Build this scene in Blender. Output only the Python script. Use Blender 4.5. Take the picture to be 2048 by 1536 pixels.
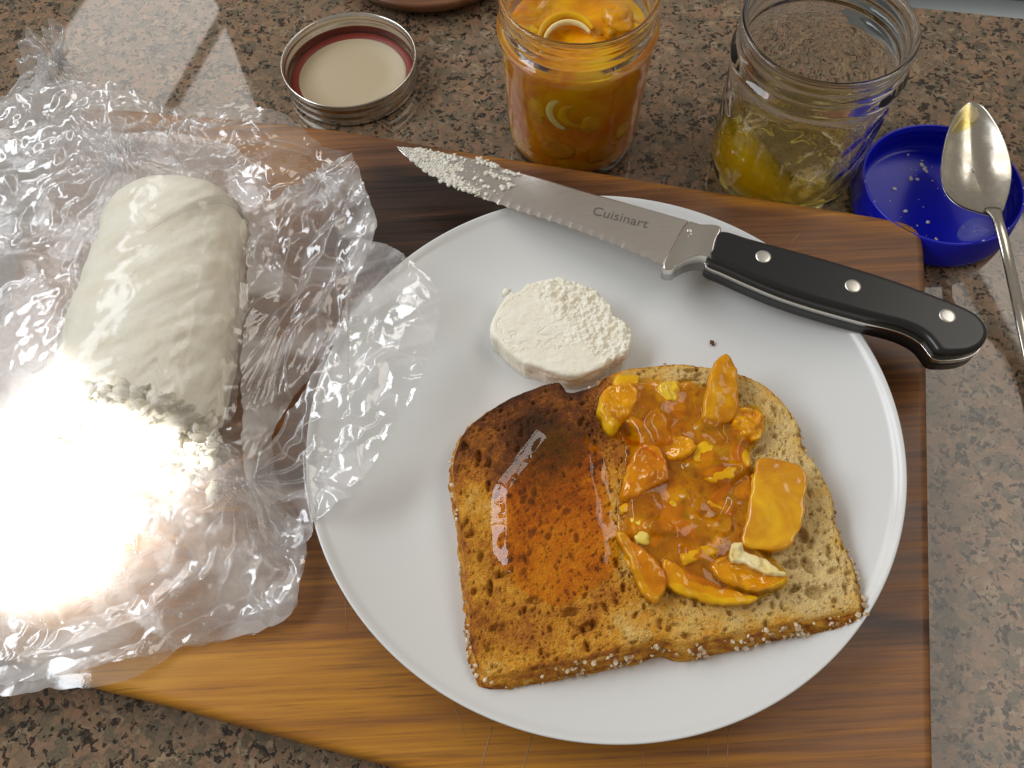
import bpy, bmesh, math, random
import numpy as np
from mathutils import Vector, Matrix
C = bpy.context.scene
for o in list(bpy.data.objects): bpy.data.objects.remove(o)
rad = math.radians

# ------------------------------------------------------------------ camera
FPX, TILT, ROLL, CH = 1700.0, rad(28.25), rad(-3.0), 0.348
FWD = np.array([0, math.sin(TILT), -math.cos(TILT)]); UP0 = np.array([0, math.cos(TILT), math.sin(TILT)]); RT0 = np.array([1.0, 0, 0])
RT = RT0*math.cos(ROLL) + UP0*math.sin(ROLL); UPV = -RT0*math.sin(ROLL) + UP0*math.cos(ROLL)
CAM = np.array([0, 0, CH])
cd = bpy.data.cameras.new("camera"); cam = bpy.data.objects.new("camera", cd); C.collection.objects.link(cam)
cd.sensor_width = 36.0; cd.lens = FPX/2048*36.0; cd.clip_start = 0.01; cd.clip_end = 50
cam.matrix_world = Matrix(((RT[0], UPV[0], -FWD[0], 0), (RT[1], UPV[1], -FWD[1], 0), (RT[2], UPV[2], -FWD[2], CH), (0, 0, 0, 1)))
C.camera = cam

# ------------------------------------------------------------------ light
w = bpy.data.worlds.new("World"); C.world = w; w.use_nodes = True
bg = w.node_tree.nodes["Background"]; bg.inputs[0].default_value = (1.0, 0.90, 0.78, 1); bg.inputs[1].default_value = 0.235
def window_lamp(name, azn, t0, t1, z0, z1, L, col, D=1.3):
    n = np.array([math.sin(rad(azn)), math.cos(rad(azn)), 0]); t = np.array([n[1], -n[0], 0])
    c = n*D + t*(t0+t1)/2 + np.array([0, 0, (z0+z1)/2])
    ld = bpy.data.lights.new(name, 'AREA'); ld.shape = 'RECTANGLE'; ld.size = t1-t0; ld.size_y = z1-z0
    ld.energy = L*math.pi*(t1-t0)*(z1-z0); ld.color = col
    o = bpy.data.objects.new(name, ld); C.collection.objects.link(o)
    zz = n; yy = np.array([0, 0, 1.0]); xx = np.cross(yy, zz)      # lamp shines along its -Z
    o.matrix_world = Matrix(((xx[0], yy[0], zz[0], c[0]), (xx[1], yy[1], zz[1], c[1]), (xx[2], yy[2], zz[2], c[2]), (0, 0, 0, 1)))
COOL = (0.90, 0.95, 1.0); WARM = (1.0, 0.94, 0.85)
window_lamp("window_light", -74, 1.15, 1.78, 0.86, 1.225, 3.1, (1, .96, .90))
window_lamp("window_light", -74, 1.30, 1.78, 1.275, 1.95, 3.1, (1, .96, .90))
window_lamp("window_light", -74, -0.60, 0.35, 0.85, 1.60, 6.2, COOL)
window_lamp("window_light", -74, 0.40, 1.08, 1.03, 1.60, 6.2, COOL)  # extra pane added so the window highlight runs on along the syrup edge
window_lamp("window_light", 83, -1.25, -0.15, 1.18, 1.395, 2.9, WARM)
window_lamp("window_light", 83, -1.25, 0.45, 1.47, 2.75, 2.1, WARM)
def sun_patch(target, src, radius, power):
    ld = bpy.data.lights.new("sunbeam", 'SPOT'); d = np.linalg.norm(np.array(src)-target)
    ld.spot_size = 2*math.atan(radius/d); ld.spot_blend = 0.35; ld.energy = power; ld.shadow_soft_size = 0.008; ld.color = (1.0, 0.99, 0.97)
    o = bpy.data.objects.new("sunbeam", ld); C.collection.objects.link(o); o.location = src
    o.rotation_euler = (Vector(target)-Vector(src)).to_track_quat('-Z', 'Y').to_euler()

C.view_settings.view_transform = 'Standard'; C.view_settings.look = 'None'; C.view_settings.exposure = 0.32; C.view_settings.gamma = 1.0
C.render.engine = 'CYCLES'
cy = C.cycles
cy.use_denoising = True
cy.max_bounces = 14; cy.diffuse_bounces = 4; cy.glossy_bounces = 5; cy.transmission_bounces = 12; cy.transparent_max_bounces = 40
cy.sample_clamp_indirect = 25.0; cy.blur_glossy = 0.6

# ------------------------------------------------------------------ helpers: geometry of the view -> points at real heights
def at(px, py, z=0.0):
    d = FWD*FPX + (px-1024)*RT - (py-768)*UPV
    return CAM + d*((z-CH)/d[2])
def at_plane(px, py, p0, n):
    d = FWD*FPX + (px-1024)*RT - (py-768)*UPV
    return CAM + d*(np.dot(np.asarray(p0)-CAM, n)/np.dot(d, n))
def outline(pts, z):
    return np.array([at(p[0], p[1], z)[:2] for p in pts])
def resample(P, N, closed=True, smooth=True):
    P = np.asarray(P, float); n = len(P); k = 12 if smooth else 1; out = []
    for i in range(n if closed else n-1):
        if closed: a, b, c, d = P[(i-1) % n], P[i], P[(i+1) % n], P[(i+2) % n]
        else: a, b, c, d = P[max(i-1, 0)], P[i], P[i+1], P[min(i+2, n-1)]
        for j in range(k):
            t = j/k
            out.append(0.5*((2*b)+(c-a)*t+(2*a-5*b+4*c-d)*t*t+(3*b-a-3*c+d)*t**3) if smooth else b+(c-b)*t)
    out.append(P[0] if closed else P[-1]); out = np.array(out)
    s = np.r_[0, np.cumsum(np.linalg.norm(np.diff(out[:, :2], axis=0), axis=1))]
    q = np.linspace(0, s[-1], N, endpoint=False) if closed else np.linspace(0, s[-1], N)
    return np.stack([np.interp(q, s, out[:, c]) for c in range(P.shape[1])], 1)
def normals2(P):
    t = np.roll(P, -1, 0)-np.roll(P, 1, 0); t /= np.linalg.norm(t, axis=1, keepdims=True)+1e-12
    n = np.stack([t[:, 1], -t[:, 0]], 1)
    a = 0.5*np.sum(P[:, 0]*np.roll(P[:, 1], -1)-np.roll(P[:, 0], -1)*P[:, 1])
    return n if a > 0 else -n
def ccw(P):
    a = 0.5*np.sum(P[:, 0]*np.roll(P[:, 1], -1)-np.roll(P[:, 0], -1)*P[:, 1])
    return P if a > 0 else P[::-1].copy()
def inside(P, x, y):
    r = np.zeros(np.shape(x), bool); n = len(P)
    for i in range(n):
        x1, y1 = P[i]; x2, y2 = P[(i+1) % n]
        if y1 == y2: continue
        r ^= ((y1 > y) != (y2 > y)) & (x < (x2-x1)*(y-y1)/(y2-y1)+x1)
    return r
# ------------------------------------------------------------------ helpers: noise
def _h(ix, iy, seed):
    n = (ix.astype(np.int64)*374761393 + iy.astype(np.int64)*668265263 + seed*974711) & 0xFFFFFFFF
    n = ((n ^ (n >> 13))*1274126177) & 0xFFFFFFFF; n = n ^ (n >> 16)
    return (n & 0xFFFFFF)/float(0xFFFFFF)
def noise(x, y, seed=0):
    xi = np.floor(x); yi = np.floor(y); fx = x-xi; fy = y-yi
    u = fx*fx*fx*(fx*(fx*6-15)+10); v = fy*fy*fy*(fy*(fy*6-15)+10)
    def g(i, j):
        a = _h(xi+i, yi+j, seed)*2*np.pi
        return np.cos(a)*(fx-i)+np.sin(a)*(fy-j)
    return 1.4*((g(0, 0)*(1-u)+g(1, 0)*u)*(1-v)+(g(0, 1)*(1-u)+g(1, 1)*u)*v)
def fbm(x, y, seed=0, octv=4, gain=0.5):
    s = 0; a = 1.0
    for k in range(octv): s = s+a*noise(x*2**k+17.3*k, y*2**k-9.1*k, seed+k); a *= gain
    return s
def crumple(x, y, seed, lam, amp, folds=6, warp=0.5):
    """piecewise flat folds; returns the height and how close each point is to a fold line"""
    r = np.random.RandomState(seed)
    wx = x+warp*lam*fbm(x/lam*.7, y/lam*.7, seed+50, 3); wy = y+warp*lam*fbm(x/lam*.7+31, y/lam*.7, seed+60, 3)
    h = np.zeros_like(x); cr = np.zeros_like(x)
    for k in range(folds):
        a = r.rand()*np.pi; l = lam*(0.45+1.3*r.rand()); ph = r.rand()
        t = (wx*np.cos(a)+wy*np.sin(a))/l+ph
        m = sstep(-.15, .45, noise(x/lam*.45+k*7, y/lam*.45, seed+80+k))
        tri = np.abs((t % 1)*2-1); h += (tri-.5)*l/lam*(.3+.7*m)
        cr = np.maximum(cr, np.exp(-(np.minimum(tri, 1-tri)*l/.0011)**2)*m)
    return amp*h/math.sqrt(folds)*1.6, cr
def sstep(a, b, x):
    t = np.clip((x-a)/(b-a), 0, 1); return t*t*(3-2*t)
# ------------------------------------------------------------------ helpers: objects
def tag(o, label=None, cat=None, group=None, kind=None):
    if label: o['label'] = label
    if cat: o['category'] = cat
    if group: o['group'] = group
    if kind: o['kind'] = kind
    return o
def empty(name, loc, label, cat, group=None):
    o = bpy.data.objects.new(name, None); o.empty_display_size = 0.01; C.collection.objects.link(o); o.location = loc
    return tag(o, label, cat, group)
def obj(name, V, F, m=None, parent=None, smooth=True, attrs=None):
    V = np.asarray(V, float); me = bpy.data.meshes.new(name)
    if parent is not None:
        V = V-np.array(parent_loc(parent))
    me.from_pydata(V.tolist(), [], [list(f) for f in F] if not isinstance(F, list) else F)
    if smooth: me.polygons.foreach_set("use_smooth", [True]*len(me.polygons))
    if attrs:
        for k, a in attrs.items():
            at_ = me.attributes.new(k, 'FLOAT', 'POINT'); at_.data.foreach_set("value", np.asarray(a, np.float32))
    me.update()
    if m: me.materials.append(m)
    o = bpy.data.objects.new(name, me); C.collection.objects.link(o)
    if parent is not None: o.parent = parent
    return o
def parent_loc(p):
    l = np.array(p.location)
    while p.parent: p = p.parent; l = l+np.array(p.location)
    return l
def ring_faces(N, M, base=0, closed=True):
    i = np.arange(N if closed else N-1); j = (i+1) % N; F = []
    for k in range(M-1):
        a = base+k*N; F.append(np.stack([a+i, a+j, a+N+j, a+N+i], 1))
    return np.concatenate(F).tolist()
def disk(P, ker, M, s=None):
    """rings 0..M from the kernel out to outline P (N,2+); returns V(xy..), s, faces"""
    P = np.asarray(P); N = len(P); s = np.linspace(0, 1, M+1)[1:] if s is None else s
    ker = np.asarray(ker)
    V = np.concatenate([ker[None], (ker[None, None]+s[:, None, None]*(P-ker)[None]).reshape(-1, P.shape[1])])
    S = np.r_[0, np.repeat(s, N)]; i = np.arange(N)
    F = np.stack([np.zeros(N, int), 1+i, 1+(i+1) % N], 1).tolist()+ring_faces(N, M, 1)
    return V, S, F
def edge_dist(V, P):
    A = np.roll(P, 1, 0); B = P-A; L2 = (B*B).sum(1)+1e-18; out = np.empty(len(V))
    for k in range(0, len(V), 4000):
        v = V[k:k+4000]; t = np.clip(((v[:, None, :]-A[None])*B[None]).sum(2)/L2, 0, 1)
        out[k:k+4000] = np.sqrt((((v[:, None, :]-A[None])-t[:, :, None]*B[None])**2).sum(2).min(1))
    return out
def grid_solid(P, ztop, zbot, nu=80, nv=24):
    """closed slab over a long outline: stations along its main axis, columns across"""
    P = np.asarray(P)[:, :2]; c = P.mean(0); w_, E_ = np.linalg.eigh(np.cov((P-c).T)); a = E_[:, 1]; b = np.array([-a[1], a[0]])
    Q = np.c_[(P-c)@a, (P-c)@b]; u0, u1 = Q[:, 0].min(), Q[:, 0].max(); us = (u0+u1)/2-(u1-u0)/2*np.cos(np.linspace(.035, np.pi-.035, nu))
    vs = (1-np.cos(np.linspace(0, np.pi, nv)))/2; G = np.zeros((nu, nv, 2)); Q2 = np.roll(Q, -1, 0)
    for k, u in enumerate(us):
        m = (Q[:, 0] <= u) != (Q2[:, 0] <= u); t = (u-Q[m, 0])/(Q2[m, 0]-Q[m, 0]); vv_ = Q[m, 1]+t*(Q2[m, 1]-Q[m, 1])
        G[k, :, 0] = u; G[k, :, 1] = vv_.min()+(vv_.max()-vv_.min())*vs
    X = c+G[..., :1]*a+G[..., 1:]*b; X = X.reshape(-1, 2); d = edge_dist(X, P); zt = ztop(X[:, 0], X[:, 1], d); zb = np.minimum(zbot(X[:, 0], X[:, 1]), zt-1e-5)
    V = np.concatenate([np.c_[X, zt], np.c_[X, zb]]); n = nu*nv; F = []
    for i in range(nu-1):
        for j in range(nv-1):
            q = [i*nv+j, (i+1)*nv+j, (i+1)*nv+j+1, i*nv+j+1]; F.append(q); F.append([n+k for k in q[::-1]])
    lo = list(range(nv)); bo_ = [i*nv for i in range(nu)]; loop = [i*nv for i in range(nu)]+[(nu-1)*nv+j for j in range(1, nv)]+[i*nv+nv-1 for i in range(nu-2, -1, -1)]+[j for j in range(nv-2, 0, -1)]
    for k in range(len(loop)): p, q = loop[k], loop[(k+1) % len(loop)]; F.append([p, n+p, n+q, q])
    return V, F
def solid(P, ker, M, ztop, zbot, side=6, bulge=0.0, s=None, wob=None, seed=0, flare=None):
    """a closed lump: top disc (ztop(x,y,d)), bulging side wall, flat bottom. d = distance from the edge."""
    P = ccw(np.asarray(P)[:, :2]); N = len(P); V, S, F = disk(P, ker, M, s)
    d = edge_dist(V[:, :2], P); x, y = V[:, 0], V[:, 1]
    z = ztop(x, y, d); top = np.c_[x, y, z]
    n = normals2(P); zt = z[-N:]; L = [top]; zb = zbot(P[:, 0], P[:, 1])
    for k in range(1, side+1):
        t = k/side; off = bulge*math.sin(math.pi*t)
        q = P+n*off
        if flare is not None: q = q+n*(flare(P, n)*t)[:, None]
        if wob is not None: q = q+n*(wob(P[:, 0], P[:, 1], t)*math.sin(math.pi*min(1, t*1.0))).reshape(-1, 1)
        L.append(np.c_[q, zt*(1-t)+zb*t])
    nt = len(top); V3 = np.concatenate(L)
    base = nt-N
    F = F+ring_faces_flip(N, side+1, base)
    c = len(V3); V3 = np.concatenate([V3, [[ker[0], ker[1], float(np.mean(zb))]]]); i = np.arange(N); lo = base+side*N
    F = F+np.stack([lo+(i+1) % N, lo+i, np.full(N, c)], 1).tolist()
    D = np.r_[d, np.zeros(len(V3)-nt)]
    return V3, F, D, nt
def ring_faces_flip(N, M, base): return ring_faces(N, M, base)
def lathe(prof, N, c=(0, 0, 0), rfun=None, closed=False):
    prof = np.asarray(prof, float); th = np.linspace(0, 2*np.pi, N, endpoint=False); V = []
    for r, z in prof:
        rr = np.full(N, r) if rfun is None else rfun(r, z, th)
        V.append(np.c_[c[0]+rr*np.cos(th), c[1]+rr*np.sin(th), np.full(N, c[2]+z)])
    return np.concatenate(V), ring_faces(N, len(prof))
def smooth_prof(p, n):
    p = resample(np.asarray(p, float), n, closed=False); return p
def tube(path, rx, ry, N=16, upv=(0, 0, 1)):
    path = np.asarray(path, float); M = len(path); rx = np.broadcast_to(rx, (M,)); ry = np.broadcast_to(ry, (M,)); V = []
    th = np.linspace(0, 2*np.pi, N, endpoint=False)
    for k in range(M):
        t = path[min(k+1, M-1)]-path[max(k-1, 0)]; t /= np.linalg.norm(t); a = np.cross(t, upv); a /= np.linalg.norm(a); b = np.cross(a, t)
        V.append(path[k]+np.outer(np.cos(th)*rx[k], a)+np.outer(np.sin(th)*ry[k], b))
    F = ring_faces(N, M); F = [f[::-1] for f in F]; n = len(V)*N
    V = np.concatenate(V+[path[:1], path[-1:]]); i = np.arange(N)
    F += np.stack([np.full(N, n), i, (i+1) % N], 1).tolist()+np.stack([np.full(N, n+1), n-N+(i+1) % N, n-N+i], 1).tolist()
    return V, F
def lumps(pts, sizes, seed=0, flat=0.6):
    """many small irregular grains joined into one mesh"""
    r = np.random.RandomState(seed); V = []; F = []; n = 0
    bm = bmesh.new(); bmesh.ops.create_icosphere(bm, subdivisions=1, radius=1); bv = np.array([v.co[:] for v in bm.verts]); bf = [[v.index for v in f.verts] for f in bm.faces]; bm.free()
    for p, s in zip(pts, sizes):
        v = bv*(0.65+0.6*r.rand(len(bv), 1)); v = v*np.array([1+.6*r.rand(), 1, flat]); a = r.rand()*6.28
        v = np.c_[v[:, 0]*math.cos(a)-v[:, 1]*math.sin(a), v[:, 0]*math.sin(a)+v[:, 1]*math.cos(a), v[:, 2]]
        V.append(v*s+np.asarray(p)); F += [[i+n for i in f] for f in bf]; n += len(bv)
    return np.concatenate(V), F

# ------------------------------------------------------------------ helpers: materials
class M:
    def __init__(s, name):
        s.m = bpy.data.materials.new(name); s.m.use_nodes = True; s.t = s.m.node_tree; s.t.nodes.clear()
        s.out = s.t.nodes.new("ShaderNodeOutputMaterial")
    def n(s, typ, ins=None, **kw):
        nd = s.t.nodes.new("ShaderNode"+typ)
        for k, v in kw.items(): setattr(nd, k, v)
        for k, v in (ins or {}).items(): s.set(nd.inputs[k], v)
        return nd
    def set(s, sock, v):
        if isinstance(v, bpy.types.NodeSocket): s.t.links.new(v, sock)
        elif isinstance(v, bpy.types.Node): s.t.links.new(v.outputs[0], sock)
        elif isinstance(v, (tuple, list)) and len(v) == 3 and sock.type == 'RGBA': sock.default_value = (*v, 1)
        else: sock.default_value = v
    def co(s, scale=(1, 1, 1), rot=(0, 0, 0), loc=(0, 0, 0)):
        tc = s.n("TexCoord"); mp = s.n("Mapping", {"Vector": tc.outputs["Object"], "Scale": scale, "Rotation": rot, "Location": loc}); return mp.outputs[0]
    def noise(s, vec, scale, detail=4, rough=.5, dist=0):
        return s.n("TexNoise", {"Vector": vec, "Scale": scale, "Detail": detail, "Roughness": rough, "Distortion": dist}).outputs[0]
    def vor(s, vec, scale, feature='F1', rnd=1.0):
        return s.n("TexVoronoi", {"Vector": vec, "Scale": scale, "Randomness": rnd}, feature=feature)
    def ramp(s, fac, stops, interp='LINEAR'):
        r = s.n("ValToRGB", {"Fac": fac}); e = r.color_ramp; e.interpolation = interp
        while len(e.elements) < len(stops): e.elements.new(0.5)
        for el, (p, c) in zip(e.elements, stops): el.position = p; el.color = (*c, 1) if len(c) == 3 else c
        return r.outputs[0]
    def gray(s, fac, a, b, c=0.0, d=1.0):
        return s.n("MapRange", {"Value": fac, "From Min": a, "From Max": b, "To Min": c, "To Max": d}).outputs[0]
    def math(s, op, a, b=0.0, clamp=False):
        return s.n("Math", {0: a, 1: b}, operation=op, use_clamp=clamp).outputs[0]
    def mix(s, fac, a, b, blend='MIX'):
        nd = s.n("Mix", data_type='RGBA', blend_type=blend); s.set(nd.inputs[0], fac); s.set(nd.inputs[6], a); s.set(nd.inputs[7], b); return nd.outputs[2]
    def attr(s, name): return s.n("Attribute", attribute_name=name).outputs["Fac"]
    def bump(s, h, strength=.5, dist=.001): return s.n("Bump", {"Height": h, "Strength": strength, "Distance": dist}).outputs[0]
    def pbr(s, **kw):
        names = dict(color="Base Color", rough="Roughness", metal="Metallic", spec="Specular IOR Level", normal="Normal", ior="IOR", trans="Transmission Weight",
                     sss="Subsurface Weight", sssr="Subsurface Radius", ssss="Subsurface Scale", coat="Coat Weight", coatr="Coat Roughness", aniso="Anisotropic", alpha="Alpha", coatn="Coat Normal")
        p = s.n("BsdfPrincipled")
        for k, v in kw.items(): s.set(p.inputs[names[k]], v)
        return p.outputs[0]
    def mixs(s, fac, a, b):
        nd = s.n("MixShader"); s.set(nd.inputs[0], fac); s.set(nd.inputs[1], a); s.set(nd.inputs[2], b); return nd.outputs[0]
    def done(s, sh): s.t.links.new(sh, s.out.inputs[0]); return s.m
def simple(name, color, **kw):
    m = M(name); return m.done(m.pbr(color=color, **kw))

def mat_granite():
    m = M("polished_granite"); v = m.co()
    wob = m.n("TexNoise", {"Vector": v, "Scale": 160.0, "Detail": 3.0}).outputs[1]
    vv = m.n("VectorMath", {0: v, 1: m.n("VectorMath", {0: wob, 3: 0.009}, operation='SCALE').outputs[0]}, operation='ADD').outputs[0]
    big = m.vor(vv, 150.0); sep = m.n("SeparateColor", {0: big.outputs[1]})
    big2 = m.n("SeparateColor", {0: m.vor(vv, 290.0).outputs[1]}).outputs[0]
    pick = m.gray(m.noise(v, 120.0, 3, .6), .47, .53)
    cell = m.n("Mix", {0: pick, 2: sep.outputs[0], 3: big2}).outputs[0]
    base = m.ramp(cell, [(0.0, (.235, .135, .080)), (.28, (.295, .182, .110)), (.48, (.205, .134, .082)), (.62, (.155, .120, .078)), (.78, (.100, .082, .054)), (.92, (.31, .225, .145))], 'LINEAR')
    n2 = m.noise(v, 300.0, 6, .7); base = m.mix(m.gray(n2, .45, .72, 0, .5), base, (.085, .062, .042))
    n3 = m.noise(v, 38.0, 3); base = m.mix(m.gray(n3, .42, .62, 0, .35), base, (.125, .108, .078))
    n4 = m.noise(v, 900.0, 3, .6); base = m.mix(m.gray(n4, .5, .75, 0, .35), base, (.33, .24, .17))
    sp = m.vor(vv, 480.0); sc = m.n("SeparateColor", {0: sp.outputs[1]}).outputs[0]
    clus = m.noise(v, 105.0, 4, .65); thr = m.gray(clus, .42, .70, .02, .58)
    blk = m.math('LESS_THAN', sc, thr); blk = m.math('MULTIPLY', blk, m.gray(m.noise(v, 700., 2), .3, .55, .45, .93)); base = m.mix(blk, base, (.012, .011, .010))
    return m.done(m.pbr(color=base, rough=0.035, ior=1.5, spec=.5))
def mat_wood():
    m = M("oiled_hardwood"); rz = rad(16.5); L0 = (BOARD_OFF[0], BOARD_OFF[1], 0)
    v = m.co(rot=(0, 0, rz), loc=L0); sep = m.n("SeparateXYZ", {0: v}); al, ac = sep.outputs[0], sep.outputs[1]
    fine = m.noise(m.co(rot=(0, 0, rz), scale=(16, 620, 40)), 1.0, 7, .62, .3)
    pores_ = m.noise(m.co(rot=(0, 0, rz), scale=(34, 950, 40)), 1.0, 3, .6)
    med = m.noise(m.co(rot=(0, 0, rz), scale=(5, 120, 20)), 1.0, 6, .6, .7)
    wide = m.noise(m.co(rot=(0, 0, rz), scale=(3.0, 30, 8), loc=(.37, .2, 0)), 1.0, 4, .55, .6)
    vw = m.math('ADD', ac, m.math('ADD', m.math('MULTIPLY', m.math('SUBTRACT', wide, .5), .035), m.math('MULTIPLY', al, .02)))
    band = m.ramp(m.gray(vw, 0.0, .32), [(0.0, (.92,)*3), (.07, (.88,)*3), (.17, (.68,)*3), (.30, (.62,)*3), (.335, (.30,)*3), (.36, (.58,)*3), (.55, (.56,)*3), (.66, (.54,)*3), (.76, (.54,)*3), (.86, (.50,)*3), (.905, (.46,)*3), (.93, (.74,)*3), (1, (.72,)*3)])
    # the near-black heartwood streak is strongest on the far left side of the plank and fades along the grain
    heart = m.math('MULTIPLY', m.gray(al, .03, -.05), m.ramp(m.gray(vw, 0.0, .32), [(.62, (0,)*3), (.70, (1,)*3), (.86, (1,)*3), (.91, (0,)*3)]))
    heart = m.math('MULTIPLY', heart, m.gray(al, -.19, -.145))
    f = m.math('ADD', m.math('MULTIPLY', band, .80), m.math('ADD', m.math('MULTIPLY', m.math('SUBTRACT', med, .5), .62), m.math('ADD', m.math('MULTIPLY', m.math('SUBTRACT', fine, .5), .50), .02)))
    f = m.math('SUBTRACT', f, m.math('MULTIPLY', heart, .36)); f = m.math('ADD', f, m.math('MULTIPLY', m.gray(al, -.135, -.20), .27)); f = m.math('SUBTRACT', f, m.math('MULTIPLY', m.gray(al, .03, .10), .02))
    col = m.ramp(f, [(0, (.014, .008, .006)), (.18, (.055, .024, .012)), (.36, (.140, .056, .022)), (.54, (.25, .100, .028)), (.72, (.42, .175, .018)), (1, (.62, .30, .025))])
    col = m.mix(m.gray(pores_, .56, .72, 0, .45), col, (.05, .022, .010))
    lines = m.gray(m.noise(m.co(rot=(0, 0, rz), scale=(2.5, 170, 8), loc=(.7, .1, 0)), 1.0, 3, .5, .4),   .60, .68, 0, .45); col = m.mix(lines, col, (.045, .02, .011))
    b = m.bump(m.math('SUBTRACT', fine, m.math('MULTIPLY', pores_, .5)), .10, .0005)
    return m.done(m.pbr(color=col, rough=m.gray(med, .3, .7, .30, .46), spec=.42, normal=b))
def mat_toast():
    m = M("toasted_bread"); t = m.attr("toast"); dp = m.attr("pore"); v = m.co()
    n1 = m.noise(v, 900.0, 6, .7); n2 = m.noise(v, 260.0, 4, .6)
    f = m.math('ADD', t, m.math('ADD', m.math('MULTIPLY', m.math('SUBTRACT', n1, .5), .42), m.math('MULTIPLY', m.math('SUBTRACT', n2, .5), .45)))
    col = m.ramp(f, [(0, (.86, .64, .29)), (.20, (.82, .53, .15)), (.40, (.74, .34, .030)), (.58, (.46, .155, .018)), (.78, (.17, .052, .012)), (1, (.06, .020, .008))])
    col = m.mix(m.math('MULTIPLY', dp, .32), col, (.22, .10, .025))  # pore hollows darkened in colour too, standing for the shade of their depth
    vb = m.vor(v, 1300.0).outputs[0]
    h = m.math('ADD', m.math('MULTIPLY', n1, 1.0), m.math('MULTIPLY', vb, .6))
    return m.done(m.pbr(color=col, rough=.72, spec=.25, normal=m.bump(h, .9, .0012), sss=.12, sssr=(.004, .002, .0008), ssss=.4))
def mat_cheese():
    m = M("goat_cheese"); v = m.co(); n1 = m.noise(v, 500, 5, .65); n2 = m.noise(v, 90, 3, .5)
    col = m.ramp(n2, [(.3, (.86, .81, .67)), (.7, (.91, .88, .77))])
    return m.done(m.pbr(color=col, rough=.5, spec=.3, sss=.25, sssr=(.006, .005, .003), ssss=.6, normal=m.bump(n1, .4, .0009)))
def mat_jelly(name, thin, deep, scat, scale=1.0, opac=.75, seed=0, transl=0.0):
    """fruit jelly: the attribute thick (mm) takes it from clear tinted to deep coloured; colour varies with the fruit in it"""
    m = M(name); th = m.attr("thick"); v = m.co(loc=(seed*.13, 0, 0))
    n1 = m.noise(v, 70*scale, 4, .6, .8); n2 = m.noise(v, 300*scale, 3, .6)
    body = m.ramp(n1, [(.30, scat[0]), (.48, scat[1]), (.60, scat[2]), (.75, scat[3])])
    k = m.gray(th, 0.0, 4.0, 0.0, 1.0)
    tint = m.mix(k, thin, deep)
    b = m.bump(n1, .05, .002)
    solid_ = m.pbr(color=body, rough=.30, sss=.6, sssr=(.008, .0035, .0008), ssss=.6, spec=.0, normal=b)
    if transl: solid_ = m.mixs(transl, solid_, m.n("BsdfTranslucent", {0: body}).outputs[0])
    tr = m.n("BsdfTransparent", {0: tint}).outputs[0]
    inner = m.mixs(m.math('MULTIPLY', m.gray(th, .7, 3.4, 0.03, 1.0), opac), tr, solid_)
    gl = m.n("BsdfGlossy", {"Color": (1, 1, 1), "Roughness": .03, "Normal": b}).outputs[0]
    lw = m.n("LayerWeight", {"Blend": .5, "Normal": b}).outputs[1]
    fac = m.math('ADD', .034, m.math('MULTIPLY', m.math('POWER', lw, 3.0), .4))
    return m.done(m.mixs(fac, inner, gl))
def mat_peel(name, c0, c1, c2):
    m = M(name); v = m.co(); n1 = m.noise(v, 120, 4, .6); n2 = m.noise(v, 380, 3)
    col = m.ramp(n1, [(.3, c0), (.5, c1), (.7, c2)]); b = m.bump(n2, .10, .0006)
    return m.done(m.pbr(color=col, rough=.28, sss=.2, sssr=(.003, .0018, .0004), ssss=.6, spec=.15, coat=.5, coatr=.04, normal=b))
def mat_film():
    m = M("clear_plastic_film"); v = m.co()
    n1 = m.noise(v, 320, 4, .6, .5); n2 = m.noise(v, 55, 3, .6, .6); fold = m.vor(v, 170.0, 'DISTANCE_TO_EDGE').outputs[0]
    b = m.bump(n1, .06, .0012)
    hz = m.math('ADD', m.attr("haze"), m.math('MULTIPLY', m.gray(n2, .42, .75, 0, 1), .10), True)
    dif = m.mixs(.5, m.n("BsdfDiffuse", {0: (.93, .93, .94), "Normal": b}).outputs[0], m.n("BsdfTranslucent", {0: (.93, .93, .94), "Normal": b}).outputs[0])
    tr = m.n("BsdfTransparent", {0: (.955, .955, .955)}).outputs[0]
    inner = m.mixs(hz, tr, dif)
    gl = m.n("BsdfGlossy", {"Color": (1, 1, 1), "Roughness": .07, "Normal": b}).outputs[0]
    lw = m.n("LayerWeight", {"Blend": .5, "Normal": b}).outputs[1]
    fac = m.math('MULTIPLY', m.math('ADD', .085, m.math('MULTIPLY', m.math('POWER', lw, 2.5), .6), True), m.math('SUBTRACT', 1.0, m.math('MULTIPLY', m.attr('cling'), .72)))
    return m.done(m.mixs(fac, inner, gl))
def mat_glass():
    m = M("clear_glass"); return m.done(m.pbr(color=(.985, .99, .985), rough=0.0, trans=1.0, ior=1.47))
def mat_steel(name, col=(.62, .60, .57), rough=.25, brush=None):
    m = M(name); kw = dict(color=col, metal=1.0, rough=rough)
    if brush:
        v = m.co(rot=(0, 0, brush), scale=(30, 3000, 30)); n1 = m.noise(v, 1.0, 3); kw['rough'] = m.gray(n1, .3, .7, rough*.9, rough*1.1); pass
    return m.done(m.pbr(**kw))

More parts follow.
